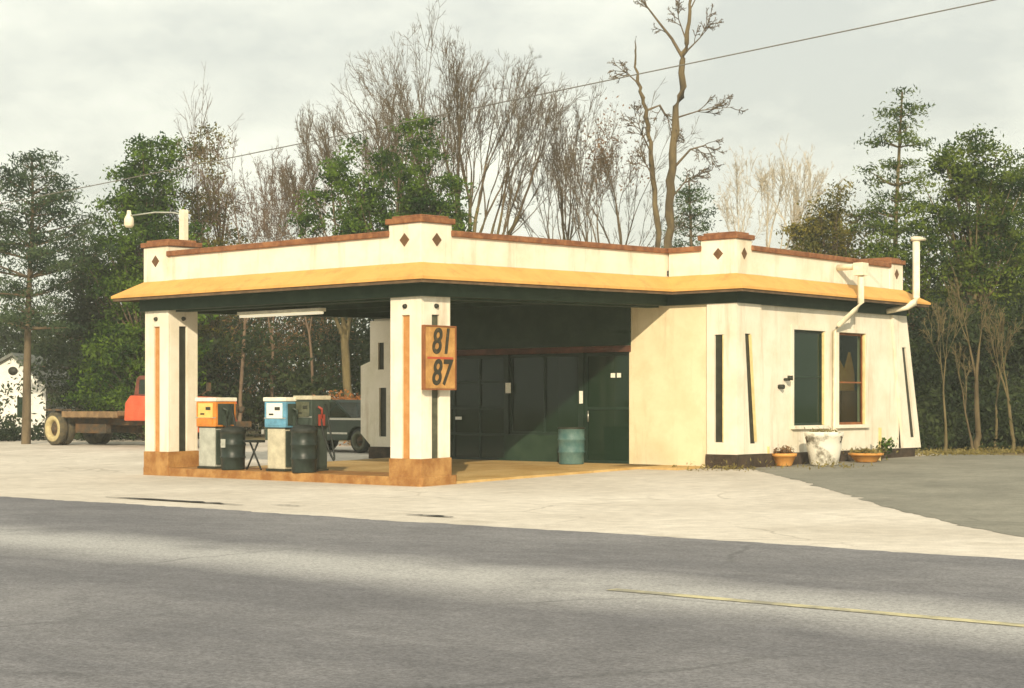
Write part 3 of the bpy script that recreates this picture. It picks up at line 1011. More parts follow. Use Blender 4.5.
t = thing('tub_planter', 'big chipped white tub planter under the side windows', 'planter', onlot(824, 37.0))
b = MB(); b.lathe([(0, 0), (.27, 0), (.30, .03), (.37, .40), (.39, .60), (.41, .62), (.42, .70), (.40, .72), (.36, .72), (.35, .64), (0, .62)], n=28); b.build('tub', M['barrelwhite'], t)
b = MB(); b.lathe([(0, .655), (.2, .66), (.345, .64)], n=20); b.build('soil', M['soil'], t)
g_ = np.random.default_rng(5)
c = g_.normal(size=(120, 3)) * (.14, .14, .04) + (0, 0, .72)
quads_mesh('dry_plant', c, .06, F['weed'], t, 6, .25)
b = MB()
for ang in range(0, 360, 120):
    b.tube([(.36 * math.cos(math.radians(ang)), .36 * math.sin(math.radians(ang)), .66), (.44 * math.cos(math.radians(ang)), .44 * math.sin(math.radians(ang)), .60), (.40 * math.cos(math.radians(ang)), .40 * math.sin(math.radians(ang)), .5)], .018, 6)
b.build('handle', M['rust'], t)


def pot(px, d, r, h, label, plant_m, spread, n, seed):
    t = thing('clay_pot', label, 'plant pot', onlot(px, d), 0, 'orange pots along the side wall')
    b = MB(); b.lathe([(0, 0), (r * .62, 0), (r * .68, .02), (r * .98, h * .75), (r * 1.08, h * .76), (r * 1.1, h), (r * .96, h), (r * .93, h * .85), (0, h * .85)], n=22); b.build('bowl', M['terracotta'], t)
    b = MB(); b.lathe([(0, h * .95), (r * .5, h * .93), (r * .92, h * .87)], n=18); b.build('soil', M['soil'], t)
    g = np.random.default_rng(seed)
    c = g.normal(size=(n, 3)) * spread; c[:, 2] = np.abs(c[:, 2]) + h
    quads_mesh('foliage', c, .05, plant_m, t, seed + 1, .35)


pot(784, 36.9, .25, .27, 'small round orange clay pot between a short stake and the white tub', F['brown'], (.10, .10, .08), 160, 21)
pot(866, 38.6, .36, .20, 'wide low orange clay bowl of dry plants beside the tall stake', F['weed'], (.20, .20, .05), 240, 22)
for px, d, h, lab, s in ((768, 36.8, .42, 'short pale garden stake beside the small round orange pot', 0), (880, 39.2, .75, 'tall pale garden stake with a green plant near the wall end', 1)):
    t = thing('garden_stake', lab, 'stake', onlot(px, d))
    b = MB(); b.box((-.03, -.02, 0), (.03, .02, h)); b.build('stake', M['cream'], t)
    if s:
        g = np.random.default_rng(31); c = g.normal(size=(130, 3)) * (.10, .10, .10) + (.12, .05, .34)
        b = MB()
        for k in range(5): b.tube([(.03, 0, .0), (.12 + .1 * math.cos(k * 1.3), .05 + .1 * math.sin(k * 1.3), .45)], .008, 5)
        b.build('stem', M['bark'], t)
        o = quads_mesh('foliage', c, .06, F['green'], t, 32, .4)
# weeds along the wall foot
cs = []
g = np.random.default_rng(40)
for px, d, n in ((722, 35.5, 130), (745, 35.8, 90), (832, 36.2, 90), (925, 42.4, 300), (960, 42.8, 500), (1000, 43.5, 500), (1030, 44, 400)):
    p = at(px, d)
    cc = g.normal(size=(n, 3)) * (.45, .45, .07); cc[:, 2] = np.abs(cc[:, 2])
    cs.append(cc + np.array(p))
o = quads_mesh('weeds', np.concatenate(cs), .05, F['weed'], None, 41, .3); o['kind'] = 'stuff'; o['label'] = 'dry yellowish weeds along the foot of the side wall'; o['category'] = 'weeds'
# orange display behind the second side window
t = thing('window_display', 'orange cardboard display inside the side window with a brown frame', 'display', (XR - .50, W + 5.42, .21))
t.scale = (1, 1, 1.28)
b = MB(); b.box((-.25, -.55, 0), (.2, .55, 1.25)); b.build('cabinet', M['signedge'], t, bevel=.01)
b = MB(); b.prism([(-.35, 1.25), (.32, 1.25), (.32, 1.55), (.12, 1.95), (-.1, 1.6), (-.35, 1.8)], 'x', -.03, .03); b.build('card', M['terracotta'], t)


# ------------------------------------------------------------------ vehicles and house
def wheel(parent, x, y, r, w, side, tyre_m, rim_m, dual=False):
    b = MB()
    h = w / 2
    b.lathe([(r * .60, -h * .9), (r * .72, -h), (r * .92, -h * .95), (r, -h * .6), (r, h * .6), (r * .92, h * .95), (r * .72, h), (r * .60, h * .9)], (x, y, r), 28, 'y')
    if dual:
        y2 = y + side * -1 * (w + .04)
        b.lathe([(r * .60, -h * .9), (r * .72, -h), (r * .92, -h * .95), (r, -h * .6), (r, h * .6), (r * .92, h * .95), (r * .72, h), (r * .60, h * .9)], (x, y2, r), 28, 'y')
    o = b.build('wheel', tyre_m, parent)
    b = MB()
    s = side
    b.lathe([(r * .78, s * h * 1.0), (r * .77, s * h * 1.06), (r * .55, s * h * 1.08), (r * .46, s * h * .4), (r * .44, 0)], (x, y, r), 28, 'y')
    b.build('rim', rim_m, o)
    b = MB()
    b.lathe([(r * .45, s * h * .1), (r * .2, s * h * .2), (r * .18, s * h * .9), (0, s * h * .95)], (x, y, r), 20, 'y')
    b.build('hub', M['rust'], o)
    return o


p = at(79, 56.0)
tr = thing('flatbed_truck', 'old red cabbed flatbed truck with pale wheels parked beyond the canopy', 'truck', p)
K = .75
for s in (-1, 1):
    wheel(tr, 0, s * .88, .53, .26, s, M['tyredust'], M['rimcream'], True)
    wheel(tr, 5.3 + K, s * .86, .48, .24, s, M['tyredust'], M['rimcream'])
b = MB()
for s in (-1, 1):
    b.box((-1.1, s * .45 - .05, .66), (6.3 + K, s * .45 + .05, .86))
for x in (-1.05, .6, 2.2, 3.9, 6.0):
    b.box((x, -.4, .70), (x + .1, .4, .82))
b.tube([(0, -.85, .53), (0, .85, .53)], .09, 10); b.tube([(5.3 + K, -.8, .48), (5.3 + K, .8, .48)], .06, 10)
b.box((.8, -.7, .40), (2.4, -.52, .70)); b.box((.8, .52, .40), (2.4, .7, .70))
b.tube([(-1.1, -.5, .76), (-1.1, .5, .76)], .06, 8); b.box((-.5, -.98, 1.10), (.45, -.60, 1.16)); b.box((-.03, -.9, .8), (.03, -.62, 1.1))
b.build('chassis', M['rust'], tr)
b = MB(); b.box((.62, -1.05, .96), (2.75 + K, 1.05, 1.06)); b.box((.62, -1.09, .90), (2.75 + K, -1.052, 1.09)); b.box((.62, 1.052, .90), (2.75 + K, 1.09, 1.09))
for x in (.7, 1.0, 1.4, 2.3, 3.1): b.box((x, -1.0, .865), (x + .1, 1.0, .955))
b.build('deck', M['deck'], tr)
b = MB()
b.prism([(2.85 + K, .80), (4.55 + K, .80), (4.62 + K, 1.50), (4.35 + K, 1.55), (3.15 + K, 1.58), (2.90 + K, 1.35)], 'y', -.92, .92)
cab = b.build('cab', M['truckred'], tr, bevel=.04)
b = MB()
b.prism([(3.18 + K, 1.56), (4.30 + K, 1.54), (4.05 + K, 2.10), (3.90 + K, 2.18), (3.45 + K, 2.18), (3.32 + K, 2.1)], 'y', -.80, .80)
b.build('cab_roof', mat('dull_maroon_paint', (.16, .05, .03), .5, var=.3, scale=3), cab, bevel=.03)
b = MB()
for s in (-1, 1):
    b.prism([(3.45 + K, 1.62), (4.12 + K, 1.62), (3.95 + K, 2.06), (3.50 + K, 2.06)], 'y', s * .795, s * .812).mark()
b.prism([(4.275 + K, 1.6), (4.29 + K, 1.6), (4.085 + K, 2.06), (4.07 + K, 2.06)], 'y', -.7, .7).mark()
b.build_each('cab_window', M['glass'], cab)
b = MB(); b.prism([(4.55 + K, .85), (6.45 + K, .85), (6.45 + K, 1.38), (6.2 + K, 1.50), (4.62 + K, 1.56)], 'y', -.55, .55); b.build('hood', M['truckred'], tr, bevel=.05)
b = MB()
for s in (-1, 1):
    arc = [(5.3 + K + .72 * math.cos(math.radians(a_)), .48 + .62 * math.sin(math.radians(a_))) for a_ in range(180, -1, -15)]
    inn = [(5.3 + K + .60 * math.cos(math.radians(a_)), .48 + .53 * math.sin(math.radians(a_))) for a_ in range(0, 181, 15)]
    for i in range(len(arc) - 1):
        q = [arc[i], arc[i + 1], inn[-i - 2], inn[-i - 1]]
        b.prism(q, 'y', s * .555, s * 1.0)
    b.mark()
b.build_each('fender', M['truckred'], tr)
b = MB(); b.box((6.45 + K, -.5, .9), (6.5 + K, .5, 1.32)); b.build('grille', M['rust'], tr)
b = MB(); b.box((6.5 + K, -.95, .62), (6.62 + K, .95, .80)); b.build('bumper', M['rust'], tr, bevel=.02)
for s in (-1, 1):
    b = MB(); b.lathe([(.0, .08), (.1, .06), (.11, 0), (.09, -.2), (0, -.22)], (6.42 + K, s * .72, 1.15), 16, 'x'); b.build('headlight', M['rust'], tr)
    b = MB(); b.tube([(4.3 + K, s * .93, 1.6), (4.4 + K, s * 1.12, 1.75)], .015, 6); b.box((4.36 + K, s * 1.06, 1.72), (4.42 + K, s * 1.2, 1.98)); b.build('mirror', M['rust'], tr)

p = at(344, 48.0)
cr = thing('parked_car', 'dark green sedan with pale trim parked beyond the pumps', 'car', p)
b = MB()
prof = [(-2.3, .42), (-2.32, .72), (-2.2, .90), (-1.0, .95), (.95, .95), (2.15, .86), (2.32, .70), (2.32, .40)]
arch = lambda cx: [(cx + .40 * math.cos(math.radians(a_)), .33 + .38 * math.sin(math.radians(a_))) for a_ in range(0, 181, 20)]
low_ = [(2.32, .30)] + arch(1.45) + arch(-1.4) + [(-2.3, .30)]
b.prism(prof[::1] + low_, 'y', -.88, .88)
body = b.build('body', M['carpaint'], cr, bevel=.03)
b = MB(); b.prism([(-1.55, .952), (1.0, .952), (.45, 1.36), (-.95, 1.38)], 'y', -.72, .72); b.build('cabin', M['glass'], cr)
b = MB(); b.prism([(-.97, 1.375), (.47, 1.355), (.38, 1.43), (-.85, 1.44)], 'y', -.71, .71)
for x0_, x1_ in ((-1.55, -.95), (-.2, -.2), (1.0, .45)):
    for s in (-1, 1):
        b.tube([(x0_, s * .725, .95), (x1_, s * .715, 1.37)], .03, 6)
b.build('roof', M['carpaint'], cr)
b = MB()
for s in (-1, 1):
    b.box((-2.2, s * .882, .885), (2.0, s * .897, .94)); b.box((-1.0, s * .882, .50), (1.05, s * .895, .55))
b.build('trim', M['chrome'], cr)
for s in (-1, 1):
    for x_ in (-1.4, 1.45):
        wheel(cr, x_, s * .76, .33, .2, s, M['black'], M['slotgreen'])
b = MB(); b.box((-2.44, -.9, .46), (-2.33, .9, .60)); b.build('bumper', M['chrome'], cr, bevel=.02)
b = MB(); b.box((2.33, -.9, .46), (2.44, .9, .60)); b.build('bumper', M['chrome'], cr, bevel=.02)
for s in (-1, 1):
    b = MB(); b.box((-2.335, s * .5, .66), (-2.31, s * .8, .80)); b.build('tail_light', M['pumpred'], cr)

p = at(2, 67)
hs = thing('white_house', 'small white gabled house half hidden behind the grey green pines', 'house', p, TH)
hs.scale = (.85, .7, .76)
b = MB(); b.prism([(-2.0, 0), (2.0, 0), (2.0, 2.6), (0.5, 4.1), (-2.0, 2.6)], 'y', 0, 9); b.build('wall', M['housewhite'], hs)
b = MB()
b.prism([(2.25, 2.42), (2.25, 2.54), (.5, 4.28), (.5, 4.12)], 'y', -.3, 9.3)
b.prism([(-2.3, 2.40), (.498, 4.12), (.498, 4.28), (-2.3, 2.54)], 'y', -.3, 9.3)
b.build('roof', M['houseroof'], hs)
for x in (-1.0, 1.0):
    b = MB(); b.box((x - .38, -.05, .9), (x + .38, -.003, 2.1)); o = b.build('window', M['housewhite'], hs)
    b = MB(); b.box((x - .3, -.06, .98), (x + .3, -.052, 2.02)); b.build('pane', M['glass'], o)
b = MB(); b.lathe([(0, -.03), (.22, -.03), (.22, 0)], (.5, 0, 3.35), 16, 'y'); b.build('vent', M['slot'], hs)


# ------------------------------------------------------------------ trees
def vnoise(g, s):
    return Vector(g.normal(size=3) * s)


def limb(g, mb, p, d, L, r0, r1, nseg, wig, up, sides):
    pts, rr = [p.copy()], [r0]
    d = d.normalized()
    dirs = [d.copy()]
    for i in range(nseg):
        d = (d + vnoise(g, wig) + Vector((0, 0, up))).normalized()
        p = p + d * (L / nseg)
        pts.append(p.copy()); dirs.append(d.copy())
        rr.append(r0 + (r1 - r0) * (i + 1) / nseg)
    mb.tube(pts, rr, sides, True, False)
    return pts, dirs, rr


def branch_out(g, big, fine, pts, dirs, rr, L, level, kids, up, angle, shrink, start=.3):
    n = len(pts) - 1
    for _ in range(kids[0]):
        t = g.uniform(start, 1.0)
        i = min(n - 1, int(t * n))
        f = t * n - i
        p = pts[i].lerp(pts[i + 1], f)
        d = dirs[i + 1]
        ax = d.cross(vnoise(g, 1)).normalized()
        a = math.radians(g.uniform(angle * .6, angle * 1.3) * (1.35 if len(kids) == 1 else 1))
        nd = (Matrix.Rotation(a, 3, ax) @ d)
        last = len(kids) == 1
        l2 = L * shrink * g.uniform(.6, 1.15) * (1.1 - .5 * t)
        r2 = max(.010 if last else .016, (rr[i] * (1 - f) + rr[i + 1] * f) * .55)
        out = fine if level >= 1 else big
        ns = 3 if last else 5
        P, D, R = limb(g, out, p, nd, l2, r2, max(.008, r2 * .35), ns, .12, up, 3 if level >= 1 else 5)
        if not last:
            branch_out(g, big, fine, P, D, R, l2, level + 1, kids[1:], up, angle, shrink)


def bare_tree(px, d, top, label, bark='bark', twig=None, stems=1, lean=0.0, r=.14, kids=(9, 6, 4), spread=35, shrink=.45, start=.3,
              fan=None, up=.03, seed=1, leaves=None, group='bare winter trees behind the station', wig=.05, first=.3):
    base = at(px, d)
    H = zt(top, d) - base.z
    g = np.random.default_rng(seed)
    t = thing('bare_tree', label, 'bare tree', base, 0, group)
    big, fine = MB(), MB()
    tips = []
    for s in range(stems):
        if fan is not None and stems > 1:
            u = (s + .5) / stems * 2 - 1
            sc = fan * u + g.normal() * .05            # sideways in the picture
            dp = g.normal() * fan * .5
            dv = Vector((RX * sc + FX * dp, RY * sc + FY * dp, 1))
            L = H * g.uniform(.86, 1.0) * (1 + .10 * u * u)
            o = Vector((RX * u * .6, RY * u * .6, 0))
        else:
            dv = Vector((RX * lean, RY * lean, 1)); L = H; o = Vector((0, 0, 0))
        P, D, R = limb(g, big, o, dv, L * .97, r * g.uniform(.75, 1.1), .016, 10, wig, .0, 7)
        tips += P[4:]
        branch_out(g, big, fine, P, D, R, L, 0, kids, up, spread, shrink, first)
    big.build('trunk', M[bark], t)
    fine.build('crown', M[twig or bark], t)
    if leaves:
        c = []
        for pz in tips:
            c.append(g.normal(size=(leaves[1], 3)) * leaves[2] + np.array(pz))
        quads_mesh('dead_leaves', np.concatenate(c), .09, F[leaves[0]], t, seed + 3, .5)
    return t


def fork_tree(px, d, top, half, label, bark='bark', twig='bark', stems=1, fan=.3, depth=6, r=.12, first=.20, ratio=.82, ang=22, lean=0, bole=.36, seed=1, leaves=None, group='bare winter trees behind the station'):
    """a winter tree whose limbs fork again and again into fine twigs; half = half width of the crown in picture pixels"""
    base = at(px, d)
    H = zt(top, d) - base.z
    g = np.random.default_rng(seed)
    paths, tips = [], []

    def grow(p, dv, L, r, k):
        n = 5 if k > 1 else 3
        P, R_ = [p], [r]
        r_end = r * .74
        for i in range(n):
            dv = (dv + Vector(g.normal(size=3) * .055) + Vector((0, 0, .012))).normalized()
            p = p + dv * (L / n)
            P.append(p); R_.append(r + (r_end - r) * (i + 1) / n)
        if k == 0:
            R_[-1] = .004
            tips.append(p)
        paths.append((P, R_, k))
        for _ in range(int(g.integers(2, 5)) if k <= depth - 3 else (int(g.integers(0, 3)) if k < depth else 0)):          # short side twigs
            i = int(g.integers(1, n + 1))
            ax = dv.cross(Vector(g.normal(size=3))).normalized()
            t = Matrix.Rotation(math.radians(g.uniform(22, 50)), 3, ax) @ dv
            l = L * g.uniform(.3, .6) if k < depth else L * g.uniform(.1, .25)
            q = P[i]
            m1 = q + t * l * .5 + Vector(g.normal(size=3) * l * .05)
            m2 = m1 + (t + Vector((0, 0, .15))).normalized() * l * .5
            rt = max(.007, R_[i] * .35)
            paths.append(([q, m1, m2], [rt, rt * .75, .004], 0))
            for _2 in range(2):
                ax2 = t.cross(Vector(g.normal(size=3))).normalized()
                t2 = Matrix.Rotation(math.radians(g.uniform(20, 45)), 3, ax2) @ t
                paths.append(([m1, m1 + t2 * l * .45], [rt * .7, .004], 0))
        if k > 0:
            nc = 3 if g.random() < .28 else 2
            for c in range(nc):
                ax = dv.cross(Vector(g.normal(size=3))).normalized()
                a = math.radians(g.uniform(.45, 1.35) * ang) * (.5 if c == 0 else 1.15)
                grow(p, Matrix.Rotation(a, 3, ax) @ dv, L * ratio * g.uniform(.8, 1.15), max(.009, r_end * (.86 if c == 0 else .66)), k - 1)

    bz = bole * 10
    bp = [Vector((0, 0, -.1))]
    for i in range(1, 5):
        bp.append(Vector((lean * RX * bz * i / 4, lean * RY * bz * i / 4, bz * i / 4)) + Vector(g.normal(size=3) * (.05, .05, 0)))
    rb = r * (1 + .22 * (stems - 1))
    paths.append((bp, [rb * 1.25, rb * 1.1, rb, rb * .95, rb * .85], depth))
    for i in range(stems):
        u = (i + .5) / stems * 2 - 1 if stems > 1 else 0
        sc = fan * u + lean + g.normal() * .05
        dp = g.normal() * fan * .4 if stems > 1 else 0
        dv = Vector((RX * sc + FX * dp, RY * sc + FY * dp, 1)).normalized()
        j = bp[4].lerp(bp[3], g.uniform(0, 1.0) if stems > 1 else 0)
        grow(j, dv, first * 10 * g.uniform(.85, 1.1), r * g.uniform(.7, 1.0), depth)
    zm = sorted(q.z for q in tips)[int(len(tips) * .985)]
    off = sorted(abs(q.x * RX + q.y * RY - lean * q.z) for q in tips)[int(len(tips) * .95)]
    kz = H / zm
    kx = kz * min(1.15, max(.72, half * d / FPX / off / kz))
    sc_ = lambda q: (q.x * kx, q.y * kx, q.z * kz)
    t = thing('bare_tree', label, 'bare tree', base, 0, group)
    big, fine = MB(), MB()
    for P, R_, k in paths:
        (big if k >= depth - 1 else fine).tube([sc_(q) for q in P], R_, 7 if k >= depth - 1 else (5 if k > 2 else 3), True, False)
    big.build('trunk', M[bark], t)
    fine.build('crown', M[twig], t)
    if leaves:
        c = [g.normal(size=(leaves[1], 3)) * leaves[2] + np.array(sc_(q)) for q in tips if sc_(q)[2] > H * .45]
        quads_mesh('dead_leaves', np.concatenate(c), .06, F[leaves[0]], t, seed + 3, .5)
    return t


def clumps(g, centers, m, spread):
    c = np.repeat(np.array(centers), m, axis=0)
    return c + g.normal(size=c.shape) * spread


def pine_tree(px, d, top, R, label, leaf='pine', bark='bark', crown0=.25, gap=.55, m=26, seed=1, shape='cone', leafsize=.13, r=.16, lean=0, per=5,
              spread=(.24, .24, .10), group='evergreen trees round the station'):
    base = at(px, d)
    H = zt(top, d) - base.z
    g = np.random.default_rng(seed)
    t = thing('pine_tree', label, 'pine tree', base, 0, group)
    mb = MB()
    P, D, Rr = limb(g, mb, Vector((0, 0, 0)), Vector((RX * lean, RY * lean, 1)), H * .985, r, .03, 10, .018, .02, 8)
    def tp(z):
        f = max(0, min(.999, z / H)) * 10
        i = int(f)
        return P[i].lerp(P[i + 1], f - i)
    cen = []
    z = H * crown0
    while z < H * .985:
        u = (z / H - crown0) / (1 - crown0)
        if shape == 'cone':
            prof = (1 - u) ** .75 * (.75 + .25 * min(1, u * 6))
        elif shape == 'round':
            prof = math.sin(PI * min(1, .12 + .86 * u)) ** .6
        else:                                        # open, whorled
            prof = (1 - u) ** .55 * (.55 + .45 * min(1, u * 3)) * (1.0 if g.random() > .25 else .45)
        nb = max(3, int(per * g.uniform(.7, 1.3)))
        a0 = g.uniform(0, 2 * PI)
        for k in range(nb):
            az = a0 + 2 * PI * k / nb + g.normal() * .3
            L = R * prof * g.uniform(.55, 1.15)
            if L < .25:
                L = .25
            el = g.uniform(-.05, .25) + .35 * u
            dv = Vector((math.cos(az) * math.cos(el), math.sin(az) * math.cos(el), math.sin(el)))
            bp, _, _ = limb(g, mb, tp(z) , dv, L, .035 * (1.2 - u) + .012, .008, 4, .08, .02, 4)
            nclump = max(1, int(L / .5))
            for q in range(nclump):
                f = (.35 + .65 * (q + 1) / nclump) * 4 * .999
                i = int(f)
                cen.append(bp[i].lerp(bp[i + 1], f - i) + Vector(g.normal(size=3) * (.15, .15, .06)))
        z += gap * g.uniform(.7, 1.3)
    cen.append(Vector(tp(H)))
    mb.build('trunk', M[bark], t)
    quads_mesh('crown', clumps(g, cen, int(m * 3.0), spread), leafsize * .58, F[leaf], t, seed + 9, .3)
    return t


def leafy_tree(px, d, top, lobes, label, leaf='green', bark='bark', m=40, n=90, seed=1, size=.12, trunk_r=.15, clump=.30, group='evergreen trees round the station', name='leafy_tree', cat='tree'):
    """lobes: (px offset, top offset from the tree top in px, half width px, half height px)"""
    base = at(px, d)
    s = d / FPX
    Htop = zt(top, d) - base.z
    g = np.random.default_rng(seed)
    t = thing(name, label, cat, base, 0, group)
    mb = MB()
    P, D, Rr = limb(g, mb, Vector((0, 0, 0)), Vector((0, 0, 1)), Htop * .8, trunk_r, .03, 8, .04, .02, 7)
    cen = []
    tot = sum(l[2] * l[3] for l in lobes)
    for (ox, oy, hw, hh) in lobes:
        k = int(1.3 * n * hw * hh / tot) + 3
        c0 = Vector((RX * ox * s, RY * ox * s, Htop - (oy + hh) * s))
        for i in range(k):
            v = g.normal(size=3); v /= np.linalg.norm(v)
            rad = g.uniform(.35, 1.0) ** .5 * (1 + .22 * math.sin(5 * v[0] + 3 * v[2] + seed))
            a, b, c = v * rad
            q = c0 + Vector((RX * a * hw * s + FX * b * hw * s * .8, RY * a * hw * s + FY * b * hw * s * .8, c * hh * s))
            if q.z < .2: q.z = .2
            cen.append(q)
            if g.random() < .35:
                j = int(max(0, min(7, q.z / (Htop * .8) * 8 * .7)))
                mb.tube([P[j], P[j].lerp(q, .5) + Vector((0, 0, -.15)), q], [.045, .03, .012], 4, True, False)
    mb.build('trunk', M[bark], t)
    quads_mesh('crown', clumps(g, cen, int(m * 2.9), (clump * .85, clump * .85, clump * .42)), size * .54, F[leaf], t, seed + 9, .5)
    return t


# far left evergreens
leafy_tree(350, 53, 398, [(0, 0, 24, 14), (-12, 8, 16, 14)], 'low orange brown leaved shrub beside the parked car', 'rustleaf', n=40, m=30, seed=90, size=.10, trunk_r=.05, name='shrub', cat='shrub', group=None)
pine_tree(26, 57, 150, 3.1, 'tallest thin crowned grey green pine, standing before the white house', 'pinegrey', shape='open', crown0=.40, gap=.50, m=26, per=7, seed=11, leafsize=.14)
pine_tree(78, 66, 228, 2.6, 'shorter grey green pine beside the white house, behind the truck rear wheel', 'pinegrey', shape='open', crown0=.16, gap=.5, m=26, per=7, seed=12)
leafy_tree(150, 60, 136, [(0, 0, 34, 45), (-15, 50, 48, 60), (12, 70, 44, 60), (0, 120, 60, 80), (-20, 180, 55, 60)], 'tall bright topped green tree behind the roof lamp', 'green', n=300, m=44, seed=14, size=.13)
leafy_tree(104, 63, 245, [(0, 0, 40, 60), (10, 60, 45, 60)], 'dark low evergreen behind the truck deck', 'brush', n=150, m=40, seed=15, size=.13)
leafy_tree(205, 63, 128, [(0, 0, 14, 22), (-2, 35, 20, 30), (8, 70, 30, 45), (0, 120, 36, 70)], 'narrow brownish leaved tree beside the bright topped green tree', 'olive', n=80, m=34, seed=16, size=.11)
for px, d, top, half, lab, se, dep in ((196, 64, 88, 14, 'thin bare tree rising above the narrow brownish leaved tree', 17, 3), (240, 60, 138, 34, 'dense reddish twiggy bare tree, tallest of the reddish ones', 18, 6),
                                      (272, 62, 152, 30, 'reddish bare tree between the tallest reddish one and the leaning bare tree', 19, 6), (218, 64, 168, 28, 'shortest reddish scrub tree next to the narrow brownish leaved tree', 20, 6), (312, 61, 160, 26, 'reddish bare tree touching the bushy green pine', 23, 6)):
    fork_tree(px, d, top, half, lab, 'barkred', 'barkred', r=.07, depth=dep, bole=.2, seed=se)
cs = [np.array(at(px, 63 + 2 * rnd.random())) + np.array((0, 0, h)) for px in range(190, 345, 4) for h in (1.2, 2.4, 3.6, 4.6, 5.4, 6.2, 7.0, 7.8, 8.6) if rnd.random() < (.9 if h < 6 else .55)]
g = np.random.default_rng(77)
o = quads_mesh('brown_undergrowth', clumps(g, cs, 55, (.45, .45, .5)), .055, F['brown'], None, 78, .35); o['kind'] = 'stuff'; o['label'] = 'reddish brown leafless scrub among the reddish bare trees behind the canopy'; o['category'] = 'scrub'
fork_tree(350, 59, 108, 66, 'three stemmed bare tree leaning out from behind the bushy green pine', 'barkolive', 'bark', stems=4, fan=.5, r=.09, depth=5, ang=16, lean=-.06, seed=24)
# centre
leafy_tree(392, 55, 112, [(28, 0, 26, 36), (-28, 22, 36, 40), (40, 30, 34, 50), (-48, 60, 40, 42), (0, 55, 50, 50), (-10, 95, 75, 45), (35, 80, 50, 45)], 'bushy green pine rising behind the front of the canopy', 'green', n=175, m=38, seed=25, size=.12, clump=.25)
fork_tree(462, 60, 46, 108, 'huge fan shaped bare tree with many stems behind the near column', 'barkolive', 'bark', stems=10, fan=.62, r=.125, depth=5, first=.24, ang=15, bole=.38, seed=26)
fork_tree(412, 66, 66, 60, 'slim bare tree whose stems rise straight above the bushy green pine', 'bark', 'bark', stems=4, fan=.3, r=.09, depth=5, seed=27, ang=16)
fork_tree(566, 62, 92, 42, 'slender three stemmed bare tree next to the fan shaped one', 'barkolive', 'bark', stems=3, fan=.3, r=.10, depth=5, seed=28, ang=17)
fork_tree(600, 60, 108, 30, 'two stemmed upright olive bare tree beside the brown leaved tree', 'barkolive', 'bark', stems=2, fan=.14, r=.11, depth=5, seed=29, ang=17, bole=.3, first=.24)
fork_tree(624, 63, 118, 26, 'thin tree with clinging dead brown leaves beside the twin trunk tree', 'barkochre', 'bark', r=.12, depth=5, ang=18, seed=30, leaves=('brown', 14, .30))
pine_tree(692, 66, 172, 1.9, 'short dark pine behind the twin trunk tree', 'pine', shape='cone', crown0=.2, gap=.45, m=24, per=6, seed=31)
# twin trunk tree, traced as two bent trunks with a few bare limbs
base = at(668, 54)
t = thing('bare_tree', 'tallest bare tree with two bent ochre trunks above the station roof', 'bare tree', base, 0, 'bare winter trees behind the station')
s54 = 54 / FPX


def pic(px, py, dd=0):
    q = (px - 668) * s54
    return Vector((RX * q + FX * dd, RY * q + FY * dd, zt(py, 54) - base.z))


def knotty(mb, pts, rad, n, g):
    P, R_ = [], []
    for i in range(len(pts) - 1):
        for k in range(5):
            u = k / 5
            P.append(pts[i].lerp(pts[i + 1], u) + Vector(g.normal(size=3) * .035))
            R_.append((rad[i] + (rad[i + 1] - rad[i]) * u) * g.uniform(.86, 1.16))
    P.append(pts[-1]); R_.append(rad[-1])
    mb.tube(P, R_, n, True, False)


tk, br = MB(), MB()
A = [pic(668, 440), pic(670, 340), pic(669, 240), pic(671, 180), pic(676, 120), pic(684, 62), pic(688, 30), pic(691, -12), pic(693, -60)]
kg = np.random.default_rng(54)
knotty(tk, A, [.17, .155, .14, .125, .115, .11, .06, .04, .015], 10, kg)
Bt = [pic(668, 420, .2), pic(664, 320, .5), pic(660, 230, .6), pic(653, 160, .6), pic(648, 112, .5), pic(641, 85, .4), pic(636, 60, .4), pic(637, 34, .3)]
knotty(tk, Bt, [.115, .10, .09, .08, .07, .06, .035, .012], 9, kg)
gg = np.random.default_rng(55)
for pts, r in (([(684, 60), (672, 38), (660, 22), (647, 4), (640, -20)], .06), ([(686, 52), (700, 38), (708, 22)], .03), ([(648, 110), (660, 105), (668, 118), (673, 140)], .04), ([(640, 85), (630, 75), (622, 68)], .03),
               ([(672, 170), (690, 150), (705, 146), (712, 158)], .045), ([(676, 118), (700, 111), (733, 108)], .03), ([(670, 200), (688, 178), (700, 175)], .03), ([(652, 155), (640, 132), (634, 118)], .03), ([(655, 180), (645, 165), (640, 140)], .03), ([(686, 40), (678, 20), (676, 0)], .025), ([(690, 10), (698, -6), (700, -20)], .025)):
    dd = gg.normal() * .5
    P = [pic(a, b, dd * i / len(pts)) for i, (a, b) in enumerate(pts)]
    br.tube(P, [r * (1 - .8 * i / (len(P) - 1)) for i in range(len(P))], 5, True, False)
    D = [(P[min(i + 1, len(P) - 1)] - P[max(0, i - 1)]).normalized() for i in range(len(P))]
    branch_out(gg, br, br, P, D, [r * .6] * len(P), 1.6, 1, (8, 5, 3), .02, 40, .5, .3)
tk.build('trunk', M['barkochre'], t)
br.build('crown', M['bark'], t)
# pale bare trees over the right block
for px, d, top, lab, se in ((742, 64, 150, 'pale bare tree rising directly behind the corner block of the wing parapet', 61), (765, 60, 160, 'whitest bare trunk above the wing roof', 62), (782, 61, 152, 'pale twiggy tree between the whitest trunk and the thin pale tree', 63), (802, 66, 150, 'thin pale bare tree touching the olive yellow tree', 64)):
    fork_tree(px, d, top, 24, lab, 'barkpale', 'barkpale', r=.12, depth=5, ang=16, bole=.4, seed=se)
